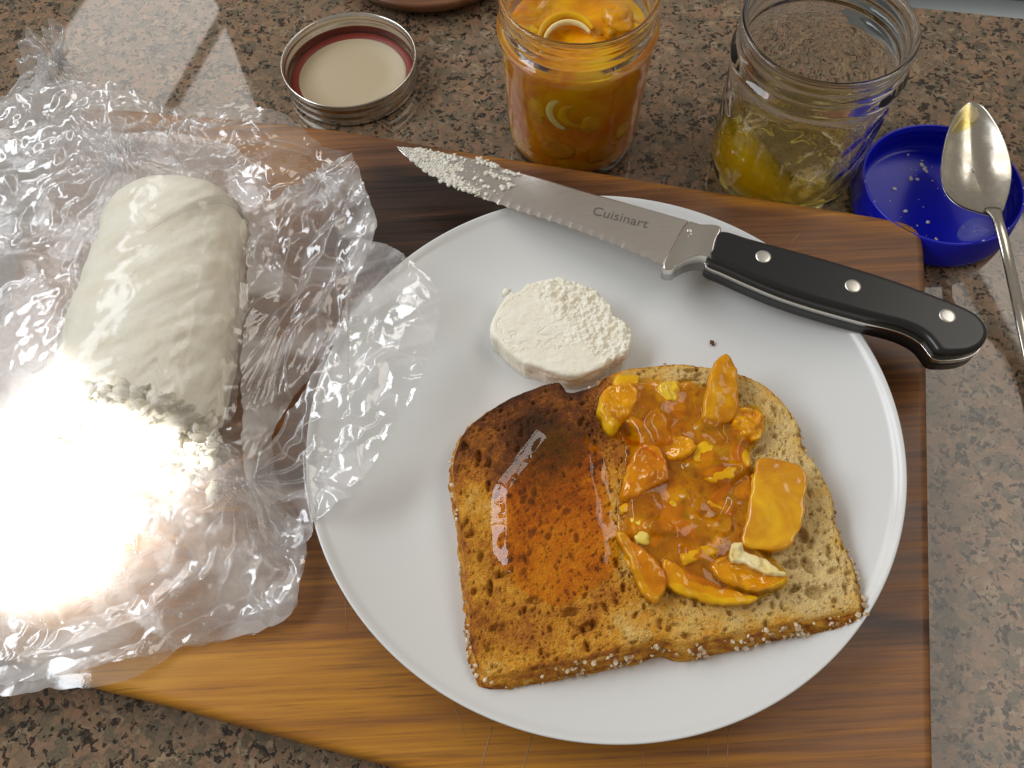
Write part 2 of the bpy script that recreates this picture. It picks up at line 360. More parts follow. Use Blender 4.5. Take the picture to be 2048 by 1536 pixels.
GRANITE = mat_granite(); TOAST = mat_toast(); CHEESE = mat_cheese(); FILM = mat_film(); GLASS = mat_glass()
MARM = mat_jelly("marmalade", (1.0, .90, .32), (.97, .66, .04), [(.50, .15, .001), (.63, .235, .001), (.75, .35, .002), (.84, .50, .004)], opac=.42, scale=1.6)
SYRUP = mat_jelly("amber_syrup", (1.0, .88, .42), (.96, .68, .17), [(.40, .14, .004), (.50, .20, .005), (.60, .28, .006), (.66, .38, .008)], opac=.09, seed=3)
JARFILL = mat_jelly("jar_marmalade", (.9, .5, .1), (.7, .2, .02), [(.74, .23, .002), (.86, .34, .003), (.93, .48, .004), (.96, .62, .008)], scale=.55, opac=1.0, seed=5, transl=.2)
LEMONJELLY = mat_jelly("lemon_jelly", (1.0, .96, .74), (1.0, .82, .14), [(.90, .62, .003), (.94, .68, .003), (.96, .74, .005), (.97, .80, .012)], opac=.9, seed=8, transl=.7)
ORANGE = mat_peel("orange_peel", (.50, .18, .001), (.62, .26, .002), (.72, .35, .003))
GLAZED = M("glazed_orange_peel"); _n = GLAZED.noise(GLAZED.co(), 55.0, 4, .6, .6); _b = GLAZED.bump(GLAZED.noise(GLAZED.co(), 420.0, 3), .16, .0008)
GLAZED = GLAZED.done(GLAZED.pbr(color=GLAZED.ramp(_n, [(.36, (.58, .22, .001)), (.52, (.72, .34, .002)), (.66, (.80, .44, .004))]), rough=.22, spec=.3, sss=.3, sssr=(.004, .002, .0004), ssss=.6, coat=1.0, coatr=.03, normal=_b))
YELLOW = mat_peel("yellow_peel", (.66, .31, .002), (.76, .41, .003), (.82, .50, .008))
PITH = mat_peel("citrus_pith", (.82, .62, .22), (.85, .72, .38), (.88, .78, .50))
CERAMIC = simple("white_glazed_ceramic", (.70, .71, .705), rough=.16, spec=.42)
BLACKPL = simple("black_handle_plastic", (.012, .0125, .013), rough=.30, spec=.5)
BLADE = mat_steel("brushed_blade_steel", (.66, .62, .59), .30, rad(20)); STEEL = mat_steel("polished_steel", (.70, .68, .64), .13); RIVET = mat_steel("rivet_steel", (.72, .70, .66), .35)
BLUEPL = simple("blue_plastic", (.004, .008, .50), rough=.30, spec=.45, sss=.05, sssr=(.001, .001, .004))
RED = simple("red_sealing_compound", (.20, .018, .008), rough=.5); CREAM = simple("cream_enamel", (.46, .38, .25), rough=.4)
INK = simple("etched_grey_lettering", (.24, .225, .21), rough=.5)

# ================================================================== the setting
pa, pb = at(1830, 15), at(2048, 38); ed = (pb-pa)[:2]/np.linalg.norm((pb-pa)[:2]); en = np.array([-ed[1], ed[0]])
s0 = pa[:2]-ed*.028; s1 = pa[:2]+ed*.45
poly = [(-.75, -.35), (.75, -.35), tuple(s1), tuple(s0), tuple(s0+en*.42), (-.75, .95)]
poly = [(-.75, -.35), (.9, -.35), (.9, float((s1+ed*.0)[1])), tuple(s1), tuple(s0), tuple(s0+en*.55), (-.75, .98)]
bm = bmesh.new(); vs = [bm.verts.new((x, y, 0)) for x, y in poly]; f = bm.faces.new(vs)
ext = bmesh.ops.extrude_face_region(bm, geom=[f]); bmesh.ops.translate(bm, verts=[g for g in ext['geom'] if isinstance(g, bmesh.types.BMVert)], vec=(0, 0, -.03))
bmesh.ops.recalc_face_normals(bm, faces=bm.faces); me = bpy.data.meshes.new("countertop"); bm.to_mesh(me); bm.free(); me.materials.append(GRANITE)
counter = bpy.data.objects.new("countertop", me); C.collection.objects.link(counter); tag(counter, "speckled brown and grey polished granite countertop under everything", "countertop", kind="structure")

# sink in the notch of the counter
SINKM = mat_steel("satin_sink_steel", (.20, .23, .25), .38)
sk = empty("kitchen_sink", (float(s0[0]), float(s0[1]), -.03), "grey metal sink edge in the top corner beside the clear empty jar", "sink")
def sink_ring(off, z):
    a = s0+ed*off+en*off; b = s1-ed*off+en*off; c = s1-ed*off+en*(.5-off); d = s0+ed*off+en*(.5-off)
    return np.c_[resample(np.array([a, (a+b)/2, b, (b+c)/2, c, (c+d)/2, d, (a+d)/2]), 96, smooth=False), np.full(96, z)]
R = [sink_ring(.001, -.004), sink_ring(.004, -.003), sink_ring(.020, -.003), sink_ring(.026, -.008), sink_ring(.030, -.09), sink_ring(.06, -.12)]
obj("rim", np.concatenate(R[:3]), ring_faces(96, 3), SINKM, sk); V = np.concatenate(R[2:]); F = ring_faces(96, 4)+[list(range(3*96, 4*96))]; obj("basin", V, F, SINKM, sk)

# shallow wooden bowl at the top edge
bc = at(862, -86, 0.0); bp = [(0, .004), (.03, .004), (.050, .006), (.0585, .012), (.0615, .0135), (.063, .012), (.060, .006), (.052, .001), (.04, 0), (0, 0)]
WB = M("reddish_wood"); nn = WB.noise(WB.co(scale=(20, 160, 20)), 1.0, 4); WB = WB.done(WB.pbr(color=WB.ramp(nn, [(.3, (.10, .034, .015)), (.7, (.20, .085, .035))]), rough=.35))
V, F = lathe(smooth_prof(bp, 40), 96, (bc[0], bc[1], 0)); d_ = obj("wooden_dish", V, F, WB); tag(d_, "edge of a reddish brown wooden dish behind the upturned jar lid", "dish")

# ================================================================== cutting board
BZ = .018
bo = [(215, 214), (640, 252), (870, 289), (1000, 310), (1200, 341), (1400, 374), (1600, 405), (1770, 432), (1822, 446), (1846, 470), (1853, 520), (1856, 620), (1860, 900), (1866, 1250), (1872, 1560), (1878, 1850), (1600, 1730), (1200, 1632), (900, 1563), (640, 1494), (450, 1442), (300, 1401), (180, 1372), (60, 1335), (-60, 1290), (-110, 1230), (-80, 1000), (0, 640), (100, 330), (150, 235)]
bw = resample(outline(bo, BZ), 420); bw = ccw(bw); bn = normals2(bw); prof = [(0.004, 0.0), (0.001, .002), (0, .005), (0, .014), (.0008, .0166), (.0022, .0178), (.0045, .018)]
kb = bw.mean(0); L = [np.c_[bw-bn*o, np.full(len(bw), z)] for o, z in prof]
V = np.concatenate(L); F = ring_faces(len(bw), len(prof)); N = len(bw); nb = len(V)
F += [list(range((len(prof)-1)*N, len(prof)*N)), list(range(N))[::-1]]
board = empty("cutting_board", (float(kb[0]), float(kb[1]), 0), "brown hardwood cutting board with rounded corner under the white plate", "cutting board")
ca_, sa_ = math.cos(rad(16.5)), math.sin(rad(16.5)); BOARD_OFF = (kb[0]*ca_-kb[1]*sa_, kb[0]*sa_+kb[1]*ca_); WOOD = mat_wood()
bb = obj("board_body", V, F, WOOD, board)
SCR = simple("scratched_wood", (.36, .20, .09), rough=.6)
for (x0, y0, x1, y1, wd) in [(985, 1452, 958, 1550, .00055), (1064, 1472, 1040, 1560, .00045), (1283, 1492, 1292, 1545, .0004), (1458, 1452, 1452, 1560, .0004), (1418, 1466, 1416, 1550, .0003), (1640, 520, 1600, 560, .0003), (1605, 462, 1580, 486, .0003), (1320, 362, 1318, 384, .0003), (690, 1190, 694, 1260, .0003), (905, 1400, 930, 1470, .00025)]:
    a, b = at(x0, y0, BZ), at(x1, y1, BZ); V, F = tube([a*(1-t)+b*t+np.array([0, 0, .00005]) for t in np.linspace(0, 1, 6)], wd*.5*np.array([.2, .8, 1, 1, .7, .2]), .0001, 6); obj("knife_scratch", V, F, SCR, bb)

# ================================================================== plate
PC = np.array([.0355, .1471]); PR = .120
def plate_top(r):
    return BZ+.0045+.0120*np.clip((r-.076)/(.1195-.076), 0, 1)**2.0
pp = [(0, .0022), (.05, .0022), (.066, .002), (.068, 0), (.071, 0), (.073, .0022), (.085, .004), (.10, .0075), (.112, .0115), (.1185, .0152), (.1199, .0163), (.1201, .0169), (.1198, .0173), (.1190, .0172)]
pp += [(r, plate_top(r)-BZ) for r in (.1175, .115, .112, .108, .104, .10, .095, .09, .086, .08, .07, .05, .03, .01, 0)]
V, F = lathe(pp, 256, (PC[0], PC[1], BZ)); plate = obj("dinner_plate", V, F, CERAMIC); tag(plate, "round white plate holding the toast and cheese slice", "plate")

# ================================================================== toast
def tx(cx, cy): return (880+cx/2.194, 700+cy/2.194)
TO = [(175, 1400), (148, 1330), (135, 1250), (125, 1100), (110, 980), (100, 850), (80, 700), (65, 600), (58, 520), (72, 430), (110, 350), (190, 280), (300, 210), (420, 160), (500, 136), (528, 140), (548, 172), (578, 180), (612, 172), (690, 150), (716, 122), (760, 98), (830, 75), (960, 60), (1100, 62), (1200, 75), (1310, 95), (1400, 135), (1470, 185), (1530, 250), (1570, 310), (1588, 370), (1592, 420), (1640, 480), (1690, 560), (1725, 640), (1735, 740), (1770, 830), (1815, 940), (1843, 1050), (1850, 1125), (1815, 1145), (1600, 1185), (1400, 1225), (1200, 1265), (1080, 1290), (1000, 1270), (930, 1275), (850, 1305), (700, 1340), (550, 1370), (400, 1400), (280, 1425), (205, 1432)]
TZ = .0365
def plane_z(x, y): return TZ+.016*(x-.06)-.004*(y-.12)          # the slice leans up onto the plate's rim on one side
tow = np.array([at(*tx(*p), TZ)[:2] for p in TO]); tow = np.array([at(*tx(*p), float(plane_z(*q)))[:2] for p, q in zip(TO, tow)])
tw = ccw(resample(tow, 720)); tker = np.array(at(*tx(900, 700), TZ)[:2])
rs = np.random.RandomState(4)
s_t = np.r_[np.linspace(0, .93, 172)[1:], np.linspace(.935, 1, 16)]
def toastz(x, y, d):
    z = plane_z(x, y)+.0009*fbm(x*60, y*60, 3)+.00035*fbm(x*420, y*420, 5, 3)
    r = .0022; k = np.clip(1-d/r, 0, 1); return z-r*.8*(1-np.sqrt(1-k*k*.98))-.0006*(np.abs(noise(x*240, y*240, 9)))
def tbot(x, y): return np.maximum(plate_top(np.hypot(x-PC[0], y-PC[1]))+.0004, plane_z(x, y)-.0135)
def crust(P, n): return .0004+.0034*np.clip(-n[:, 1]*1.3, 0, 1)+.0010*np.clip(-n[:, 0], 0, 1)+.0008*noise(P[:, 0]*90, P[:, 1]*90, 6)
V, F, D, nt = solid(tw, tker, len(s_t), toastz, tbot, side=12, bulge=.0009, s=s_t, wob=lambda x, y, t: .0013*fbm(x*180+t*9, y*180-t*7, 21, 3), seed=1, flare=crust)
top = V[:nt]; pore = np.zeros(len(V))
# pores
lo, hi = tw.min(0), tw.max(0); cand = lo+(hi-lo)*rs.rand(9000, 2); cand = cand[inside(tw, cand[:, 0], cand[:, 1])][:3000]
size = .00025*(rs.pareto(1.9, len(cand))*.55+1); size = np.clip(size, .00020, .0011)
big = [(905, 500, .0032), (1640, 1065, .0030)]
for k, (c, s) in enumerate(zip(cand, size)):
    el = 1+1.4*rs.rand(); a = rs.rand()*np.pi*.6+.3*np.sin(c[0]*80); ca, sa = math.cos(a), math.sin(a); R_ = s*el*1.5
    idx = np.nonzero((np.abs(top[:, 0]-c[0]) < R_) & (np.abs(top[:, 1]-c[1]) < R_))[0]
    if len(idx) == 0: continue
    dx, dy = top[idx, 0]-c[0], top[idx, 1]-c[1]; u = (dx*ca+dy*sa)/(s*el); v = (-dx*sa+dy*ca)/s
    q = np.sqrt(u*u+v*v); g = 1-sstep(.55, 1.25, q)
    V[idx, 2] -= g*min(.0022, s*1.5+.0002); pore[idx] = np.maximum(pore[idx], g)
for cx, cy, sx, sy, a in [(655, 1210, 38, 17, .2), (1645, 1065, 36, 24, .0), (1400, 445, 32, 17, .1), (1615, 945, 22, 34, .5), (170, 455, 14, 26, 0), (1545, 940, 26, 20, .3), (220, 1040, 12, 34, 0), (575, 1145, 28, 16, 0), (1100, 130, 50, 10, .0), (1590, 815, 18, 30, .1), (110, 410, 18, 22, 0), (1560, 1050, 24, 10, .3)]:
    c = at(*tx(cx, cy), TZ); ks = .00022/2.194; dx, dy = top[:, 0]-c[0], top[:, 1]-c[1]; ca, sa = math.cos(a), math.sin(a)
    q = np.hypot((dx*ca+dy*sa)/(sx*ks), (-dx*sa+dy*ca)/(sy*ks)); g = 1-sstep(.75, 1.15, q); V[:nt, 2] -= g*.0026; pore[:nt] = np.maximum(pore[:nt], g)
# how far each spot is toasted
def spot(cx, cy, rx, ry):
    c = at(*tx(cx, cy), TZ); k = .00022/2.194; return np.exp(-(((V[:, 0]-c[0])/(rx*k))**2+((V[:, 1]-c[1])/(ry*k))**2))
t_ = .02+.80*spot(420, 330, 430, 330)+.14*spot(560, 560, 420, 300)+.34*spot(300, 1150, 420, 330)+.22*spot(800, 1150, 500, 180)-.04*spot(1500, 900, 400, 600)
t_ += .07*spot(350, 700, 420, 700)+.16*fbm(V[:, 0]*55, V[:, 1]*55, 33, 3)
edge = np.exp(-D/.0022); edge[nt:] = 1; t_ = t_+.42*edge*(.6+.5*spot(800, 150, 900, 260)); t_[nt:] = .50+.24*fbm(V[nt:, 0]*150, V[nt:, 1]*150+V[nt:, 2]*300, 12, 3)
toast = empty("toast_slice", (float(tker[0]), float(tker[1]), float(tbot(*tker))), "slice of toasted bread spread with marmalade on the white plate", "toast")
obj("bread", V, F, TOAST, toast, attrs=dict(toast=np.clip(t_, 0, 1), pore=pore))
# oat and seed flakes on the crust
tn = normals2(tw); pts = []; szs = []
for k in range(1000):
    i = rs.randint(len(tw)); p = tw[i]; q = np.array(p)
    # flakes sit mostly on the lower crust and the two sides
    wgt = (.9 if q[1] < tker[1]-.035 else (.40 if q[1] < tker[1]+.03 else .06))*float(np.clip(.55+1.1*noise(np.array([q[0]*70]), np.array([q[1]*70]), 5)[0], .08, 1))
    if rs.rand() > wgt: continue
    t = rs.rand()*.8; zt = plane_z(*p)-.001; zb = float(tbot(*p)); pts.append([*(p+tn[i]*(.0005+.0008*math.sin(math.pi*t)+float(crust(p[None], tn[i][None])[0])*t)), zt*(1-t)+zb*t]); szs.append(.00032+.00075*rs.rand()**2)
V, F = lumps(pts, np.array(szs)*1.15, 3, .45); SEED = M("oat_flakes"); SEED = SEED.done(SEED.pbr(color=SEED.ramp(SEED.noise(SEED.co(), 420.0, 2), [(.35, (.30, .17, .07)), (.5, (.58, .44, .27)), (.68, (.78, .70, .55))]), rough=.7)); o = obj("seed_flakes", V, F, SEED, toast, smooth=False); o['kind'] = 'stuff'

# ---- syrup and marmalade on the toast
def on_toast(cx, cy, dz=0.0):
    p = at(*tx(cx, cy), TZ+dz); return at(*tx(cx, cy), float(plane_z(p[0], p[1]))+dz)
THK = {}
def spread(name, pts, ker, Mr, hfun, mat, N=300, dz=.0, en=.0006, big=0.0):
    P = ccw(resample(np.array([on_toast(*p, dz)[:2] for p in pts]), N)); kk = on_toast(*ker, dz)[:2]
    P = P+normals2(P)*(en*fbm(P[:, 0]*300, P[:, 1]*300, 7, 2)+big*fbm(P[:, 0]*55, P[:, 1]*55, 8, 2))[:, None]
    V, S, F = disk(P, kk, Mr); d = edge_dist(V[:, :2], P)
    h = hfun(V[:, 0], V[:, 1], d); z = plane_z(V[:, 0], V[:, 1])+h
    return obj(name, np.c_[V, z], F, mat, attrs=dict(thick=np.maximum(THK.pop('t', h), 0)*1000))
sp = [(440, 335), (395, 380), (330, 480), (255, 570), (232, 680), (228, 800), (235, 890), (290, 985), (380, 1070), (450, 1110), (540, 1115), (620, 1080), (700, 1030), (770, 960), (800, 850), (790, 780), (755, 720), (745, 600), (715, 470), (680, 410), (600, 340), (520, 318)]
def h_syr(x, y, d):
    d = d*(1+.22*noise(x*85, y*85, 47)); lin = np.clip(d/.0064, 0, 1); e = .8*(lin-.5*np.clip((lin-.85)/.15, 0, 1)**2*.15)/.925+.2*sstep(0, .0068, d); return .0003+.00238*e+.0003*e*fbm(x*36+4, y*36, 41, 1)
o = spread("amber_syrup", sp, (500, 700), 110, h_syr, SYRUP, en=.00012, big=.0011); tag(o, "clear amber syrup puddle on the dark side of the toast", "syrup")
mp = [(682, 232), (712, 165), (780, 132), (850, 130), (940, 125), (1000, 150), (1080, 130), (1160, 150), (1240, 150), (1310, 240), (1400, 250), (1435, 340), (1400, 400), (1365, 480), (1420, 600), (1430, 720), (1420, 850), (1470, 920), (1530, 985), (1510, 1045), (1420, 1085), (1330, 1115), (1210, 1120), (1090, 1085), (1010, 1060), (955, 1112), (895, 1080), (850, 1000), (790, 860), (775, 760), (775, 640), (800, 540), (810, 450), (800, 372), (765, 360), (715, 340), (690, 280)]
def h_mar(x, y, d):
    e = sstep(0, .006, d); c = np.abs(fbm(x*75, y*75, 61, 3))
    return .0003+e*(.0048+.0026*fbm(x*42, y*42, 63, 2)+.0022*sstep(.1, .5, noise(x*95, y*95, 64))+.0003*c)
PIECES = []
def piece(name, pts, ztop, th, mat, label, cat, tilt=(0, 0), curve=0.0, rnd=.0012, seed=0, bump=.0006, grp=None, N=110, Mr=26, coat=True):
    P = ccw(resample(np.array([on_toast(*p, ztop)[:2] for p in pts]), N)); kk = P.mean(0)
    P = P+normals2(P)*(.0006*fbm(P[:, 0]*220, P[:, 1]*220, seed+7, 3))[:, None]
    def zt(x, y, d):
        k = np.clip(1-d/rnd, 0, 1); r = np.hypot(x-kk[0], y-kk[1])
        return plane_z(x, y)+ztop+tilt[0]*(x-kk[0])+tilt[1]*(y-kk[1])-curve*r*r+1.7*bump*fbm(x*120, y*120, seed, 3)-rnd*(1-np.sqrt(1-k*k*.99))
    V, F = grid_solid(P, zt, lambda x, y: plane_z(x, y)+ztop-th+tilt[0]*(x-kk[0])+tilt[1]*(y-kk[1]), 56, 30)
    if coat: PIECES.append((P, zt))
    o = obj(name, V, F, mat); return tag(o, label, cat, grp)
G = "citrus pieces on the toast"
piece("orange_peel", [(1245, 18), (1268, 24), (1302, 75), (1312, 180), (1312, 250), (1270, 300), (1160, 285), (1165, 180), (1185, 90), (1215, 40)], .0095, .006, ORANGE, "upright orange peel chunk poking past the top crust of the toast", "citrus peel", (0, .10), 3, .0016, 11, grp=G, coat=False)
piece("orange_peel", [(1400, 470), (1500, 482), (1580, 505), (1612, 560), (1604, 640), (1596, 730), (1570, 812), (1530, 862), (1440, 868), (1338, 842), (1345, 740), (1372, 600)], .0084, .0060, GLAZED, "large flat yellow orange peel square beside the marmalade heap", "citrus peel", (.10, .02), 4, .0011, 12, bump=.00035, grp=G, coat=False)
piece("orange_peel", [(775, 800), (815, 805), (890, 870), (960, 930), (1000, 990), (985, 1060), (955, 1105), (905, 1075), (870, 1020), (820, 900)], .0065, .0055, ORANGE, "dark orange pointed peel strip at the lower edge of the marmalade", "citrus peel", (0, 0), 0, .0014, 13, grp=G)
piece("orange_peel", [(985, 915), (1060, 950), (1150, 1000), (1260, 1040), (1380, 1070), (1400, 1090), (1330, 1112), (1220, 1112), (1110, 1080), (1010, 1040), (975, 985)], .0048, .0044, YELLOW, "long curved yellow peel strip lying below the marmalade heap", "citrus peel", (0, .05), 0, .0010, 14, bump=.0004, grp=G)
piece("citrus_wedge", [(1180, 940), (1240, 905), (1300, 880), (1380, 890), (1450, 935), (1520, 985), (1505, 1030), (1440, 1050), (1340, 1045), (1240, 1010)], .0072, .0045, YELLOW, "yellow lemon wedge with pale pith on top near the lower right crust", "lemon piece", (0, -.1), 2, .0014, 15, .0011, grp=G)
piece("citrus_pith", [(1285, 845), (1325, 838), (1350, 880), (1420, 905), (1480, 950), (1520, 985), (1455, 985), (1390, 960), (1340, 935), (1280, 925)], .0100, .0035, PITH, "pale creamy pith sliver lying on the yellow lemon wedge", "citrus pith", (0, 0), 0, .0012, 16, .0012, grp=G, coat=False)
piece("lemon_chunk", [(695, 235), (720, 170), (780, 140), (850, 140), (880, 190), (850, 260), (800, 310), (765, 352), (725, 335), (710, 290), (690, 265)], .0075, .0065, YELLOW, "yellow candied lemon chunk at the upper left tip of the marmalade", "lemon piece", (0, 0), 6, .0024, 17, .0012, grp=G)
piece("citrus_pith", [(960, 145), (1030, 135), (1055, 170), (1040, 215), (980, 222), (952, 190)], .0062, .005, PITH, "small pale pith cube between the lemon chunk and the upright peel", "citrus pith", (0, 0), 3, .0018, 18, .0012, grp=G)
piece("lemon_chunk", [(1290, 270), (1350, 240), (1410, 258), (1432, 330), (1410, 380), (1340, 375), (1285, 330)], .0066, .0055, YELLOW, "yellow lumpy lemon chunk at the right edge of the marmalade, below the upright peel", "lemon piece", (0, 0), 4, .0022, 19, .0016, grp=G)
piece("orange_peel", [(985, 395), (1040, 370), (1110, 390), (1130, 430), (1080, 470), (1010, 470), (985, 440)], .0072, .005, YELLOW, "bright yellow peel scrap in the middle of the marmalade heap", "citrus peel", (0, 0), 4, .0016, 20, .0010, grp=G)
piece("orange_peel", [(870, 420), (940, 410), (990, 470), (1000, 560), (930, 600), (850, 650), (800, 640), (815, 540)], .0066, .005, ORANGE, "orange peel flap facing the syrup puddle at the left of the marmalade", "citrus peel", (.06, 0), 2, .0014, 22, .0008, grp=G)
def h_coat(x, y, d):
    h = h_mar(x, y, d); X = np.c_[x, y]; e = sstep(0, .0022, d); th_ = h.copy()
    for P, zt in PIECES:
        m = np.nonzero(np.linalg.norm(X-P.mean(0), axis=1) < np.linalg.norm(P-P.mean(0), axis=1).max()+.005)[0]
        if len(m) == 0: continue
        dd = edge_dist(X[m], P); ins = inside(P, x[m], y[m]); hp = zt(x[m], y[m], np.where(ins, dd, 0.0))-plane_z(x[m], y[m])
        hh = np.where(ins, hp+.00045, hp*.8*np.exp(-(dd/.0011)**1.5))*e[m]; up = hh > h[m]
        th_[m] = np.where(up & ins, .00055, np.maximum(th_[m], hh*(~ins))); h[m] = np.maximum(h[m], hh)
    THK['t'] = th_; return h
marm = spread("marmalade", mp, (1080, 600), 130, h_coat, MARM, 460); 
rb_ = np.random.RandomState(57); hp_ = ccw(np.array([on_toast(*p)[:2] for p in mp]))
BITS = [mat_peel("amber_peel_bit", (.64, .27, .001), (.74, .37, .002), (.82, .46, .004)), mat_peel("golden_peel_bit", (.70, .34, .002), (.78, .44, .004), (.84, .52, .010)), mat_peel("pale_peel_bit", (.84, .58, .06), (.86, .66, .12), (.88, .72, .22))]
bm = bmesh.new(); bmesh.ops.create_icosphere(bm, subdivisions=3, radius=1); BV = np.array([q.co[:] for q in bm.verts]); BF = [[q.index for q in f.verts] for f in bm.faces]; bm.free()
nb_ = 0
while nb_ < 30:
    q = hp_.min(0)+(hp_.max(0)-hp_.min(0))*rb_.rand(2)
    if not inside(hp_, np.array([q[0]]), np.array([q[1]]))[0] or edge_dist(q[None], hp_)[0] < .003: continue
    nb_ += 1; e = .78; v = np.sign(BV)*np.abs(BV)**e; k = 1+.30*fbm(BV[:, 0]*1.3+nb_, BV[:, 1]*1.3+BV[:, 2], nb_, 3); v = v*k[:, None]
    a_, b_, c_ = .0028+.0050*rb_.rand(), .0018+.0024*rb_.rand(), .0010+.0009*rb_.rand(); v = v*np.array([a_, b_, c_]); cv = 60*(rb_.rand()-.5); v[:, 1] += cv*v[:, 0]**2; t = (rb_.rand()-.5)*.5; v[:, 2] += t*v[:, 0]
    ang = rb_.rand()*6.28; v = np.c_[v[:, 0]*math.cos(ang)-v[:, 1]*math.sin(ang), v[:, 0]*math.sin(ang)+v[:, 1]*math.cos(ang), v[:, 2]]
    hh = float(h_mar(np.array([q[0]]), np.array([q[1]]), np.array([.02]))[0]); zc = float(plane_z(*q))+max(.0010, hh-c_-.0012+.0016*rb_.rand()**3)
    obj("peel_bit", v+np.array([q[0], q[1], zc]), BF, BITS[[0, 0, 0, 1, 0, 0, 1, 2][rb_.randint(8)]], marm)
tag(marm, "glossy orange marmalade heap on the pale half of the toast", "marmalade")

# ================================================================== cheese slice on the plate
def cx_(cx, cy): return (960+cx/6.206, 540+cy/6.206)
CO = [(125, 700), (150, 590), (210, 470), (300, 340), (340, 290), (400, 270), (500, 230), (580, 160), (700, 130), (850, 95), (1000, 88), (1120, 115), (1180, 140), (1330, 190), (1450, 240), (1540, 340), (1620, 430), (1650, 530), (1740, 590), (1830, 670), (1890, 780), (1895, 830), (1860, 930), (1800, 1040), (1650, 1120), (1530, 1190), (1400, 1240), (1250, 1290), (1050, 1300), (850, 1240), (650, 1170), (500, 1120), (350, 1000), (220, 860), (150, 790)]
CZ = BZ+.0048
cwl = ccw(resample(np.array([at(*cx_(*p), CZ+.0125)[:2] for p in CO]), 460)); ck = np.array(at(*cx_(950, 700), CZ+.0125)[:2])
cwl = cwl+normals2(cwl)*(.0004*fbm(cwl[:, 0]*220, cwl[:, 1]*220, 77, 2))[:, None]
def chz(x, y, d):
    q = np.array(at(*cx_(1350, 350), CZ+.0125)[:2]); a = np.array(at(*cx_(700, 250), CZ+.0125)[:2]); b = np.array(at(*cx_(1500, 1150), CZ+.0125)[:2])
    nrm = np.array([b[1]-a[1], -(b-a)[0]]); nrm /= np.linalg.norm(nrm); sd = (x-a[0])*nrm[0]+(y-a[1])*nrm[1]
    if ((q-a)@nrm) < 0: sd = -sd
    rough = sstep(-.004, .004, sd+.003*noise(x*150, y*150, 5))
    cr = np.abs(fbm(x*190, y*190, 81, 4)); k = np.clip(1-d/.0018, 0, 1)
    smear = .0003*fbm(x*90+y*40, y*260, 85, 3)+.00018*fbm(x*230, y*230, 86, 3)
    crk = -.0005*np.exp(-(np.abs(fbm(x*70+3, y*130, 88, 3))/.03)**2)*sstep(.1, .5, noise(x*60, y*60, 90)+.3)
    return CZ+.0122+.0010*rough+rough*(.0022*cr-.0012+.0009*fbm(x*420, y*420, 83, 3))+(1-rough)*smear+crk-.0016*(1-np.sqrt(1-k*k*.98))
V, F, D, nt = solid(cwl, ck, 110, chz, lambda x, y: np.full_like(x, CZ), side=14, bulge=.0004, wob=lambda x, y, t: .0012*fbm(x*90+t*2, y*90+t*3, 91, 3)+.0004*fbm(x*300+t*9, y*300-t*7, 95, 2)-.0012*t)
o = obj("cheese_slice", V, F, CHEESE); tag(o, "round slice of white crumbly goat cheese on the plate above the toast", "cheese")
pts = []; r = np.random.RandomState(8)
for (px, py, s) in [(1012, 583, .0022), (1023, 588, .0017), (1018, 580, .0012), (1090, 557, .0008), (1200, 760, .0008), (1165, 768, .0007)]:
    V, F = lumps([at(px, py, CZ+.009+s*.3)], [s], r.randint(99), .7)
    if s > .0015 or px == 1018: pts.append((px, py, s))
V, F = lumps([at(px, py, CZ+.0105) for px, py, s in pts], [s for *_, s in pts], 5, .7); o = obj("cheese_flake", V, F, CHEESE); tag(o, "tiny cheese flake stuck to the upper left of the cheese slice", "cheese crumb")
V, F = lumps([at(1424, 686, CZ+.0006), at(1426, 683, CZ+.0009)], [.0010, .0007], 12, .8); o = obj("bread_crumb", V, F, simple("brown_crumb", (.13, .04, .015), rough=.8)); tag(o, "single brown bread crumb on bare plate between cheese and knife handle", "crumb")

# ================================================================== knife
kt = at(797, 297, .0375); ke = at(1962, 660, .0440); U_ = (ke-kt)/np.linalg.norm(ke-kt); Wn = np.array([0, 0, 1.0]); Wn = Wn-U_*(Wn@U_); Wn /= np.linalg.norm(Wn); Vn = np.cross(Wn, U_)
def kl(px, py, wz=0.0):
    p = at_plane(px, py, kt+Wn*wz, Wn)-kt; return np.array([p@U_, p@Vn])
def kw(V): V = np.asarray(V); return kt+V[:, :1]*U_+V[:, 1:2]*Vn+V[:, 2:3]*Wn
knife = empty("kitchen_knife", tuple(kt+U_*.12), "serrated knife with black riveted handle lying across the plate rim", "knife")
def k5(x, y): return (780+x/1.615, 270+y/1.615)
spine = resample(np.array([kl(*p) for p in [(797, 297), (850, 302), (905, 311), (953, 321), (1021, 342), (1100, 364), (1176, 387), (1280, 416), (1376, 443.5)]]), 240, closed=False)
edge_ = resample(np.array([kl(*p) for p in [(797, 297), (848, 344), (910, 376), (1009, 413), (1127, 451), (1226, 488), (1326, 530)]]), 240, closed=False)
u_ = np.linspace(0, 1, 240); dirv = (edge_-spine); ln = np.linalg.norm(dirv, axis=1, keepdims=True)+1e-9
dist = np.r_[0, np.cumsum(np.linalg.norm(np.diff(edge_, axis=0), axis=1))]
scal = -.0009*np.abs(np.sin(dist/.0052*np.pi))**.6*np.clip(u_*8, 0, 1); edge2 = edge_+dirv/ln*(scal[:, None]+.0004)
cols = [0, .03, .35, .72, .88, 1.0]; half = [.0007, .0009, .0009, .0008, .00055, .00008]; L = []
for sgn in (1, -1):
    for c, hh in zip(cols, half): L.append(np.c_[spine*(1-c)+edge2*c, np.full(240, sgn*hh)*np.clip(.15+u_*6, 0, 1)])
Lw = [L[k] for k in (0, 1, 2, 3, 4, 5, 11, 10, 9, 8, 7, 6)]
V = np.concatenate([kw(a) for a in Lw]); n = 240; F = []
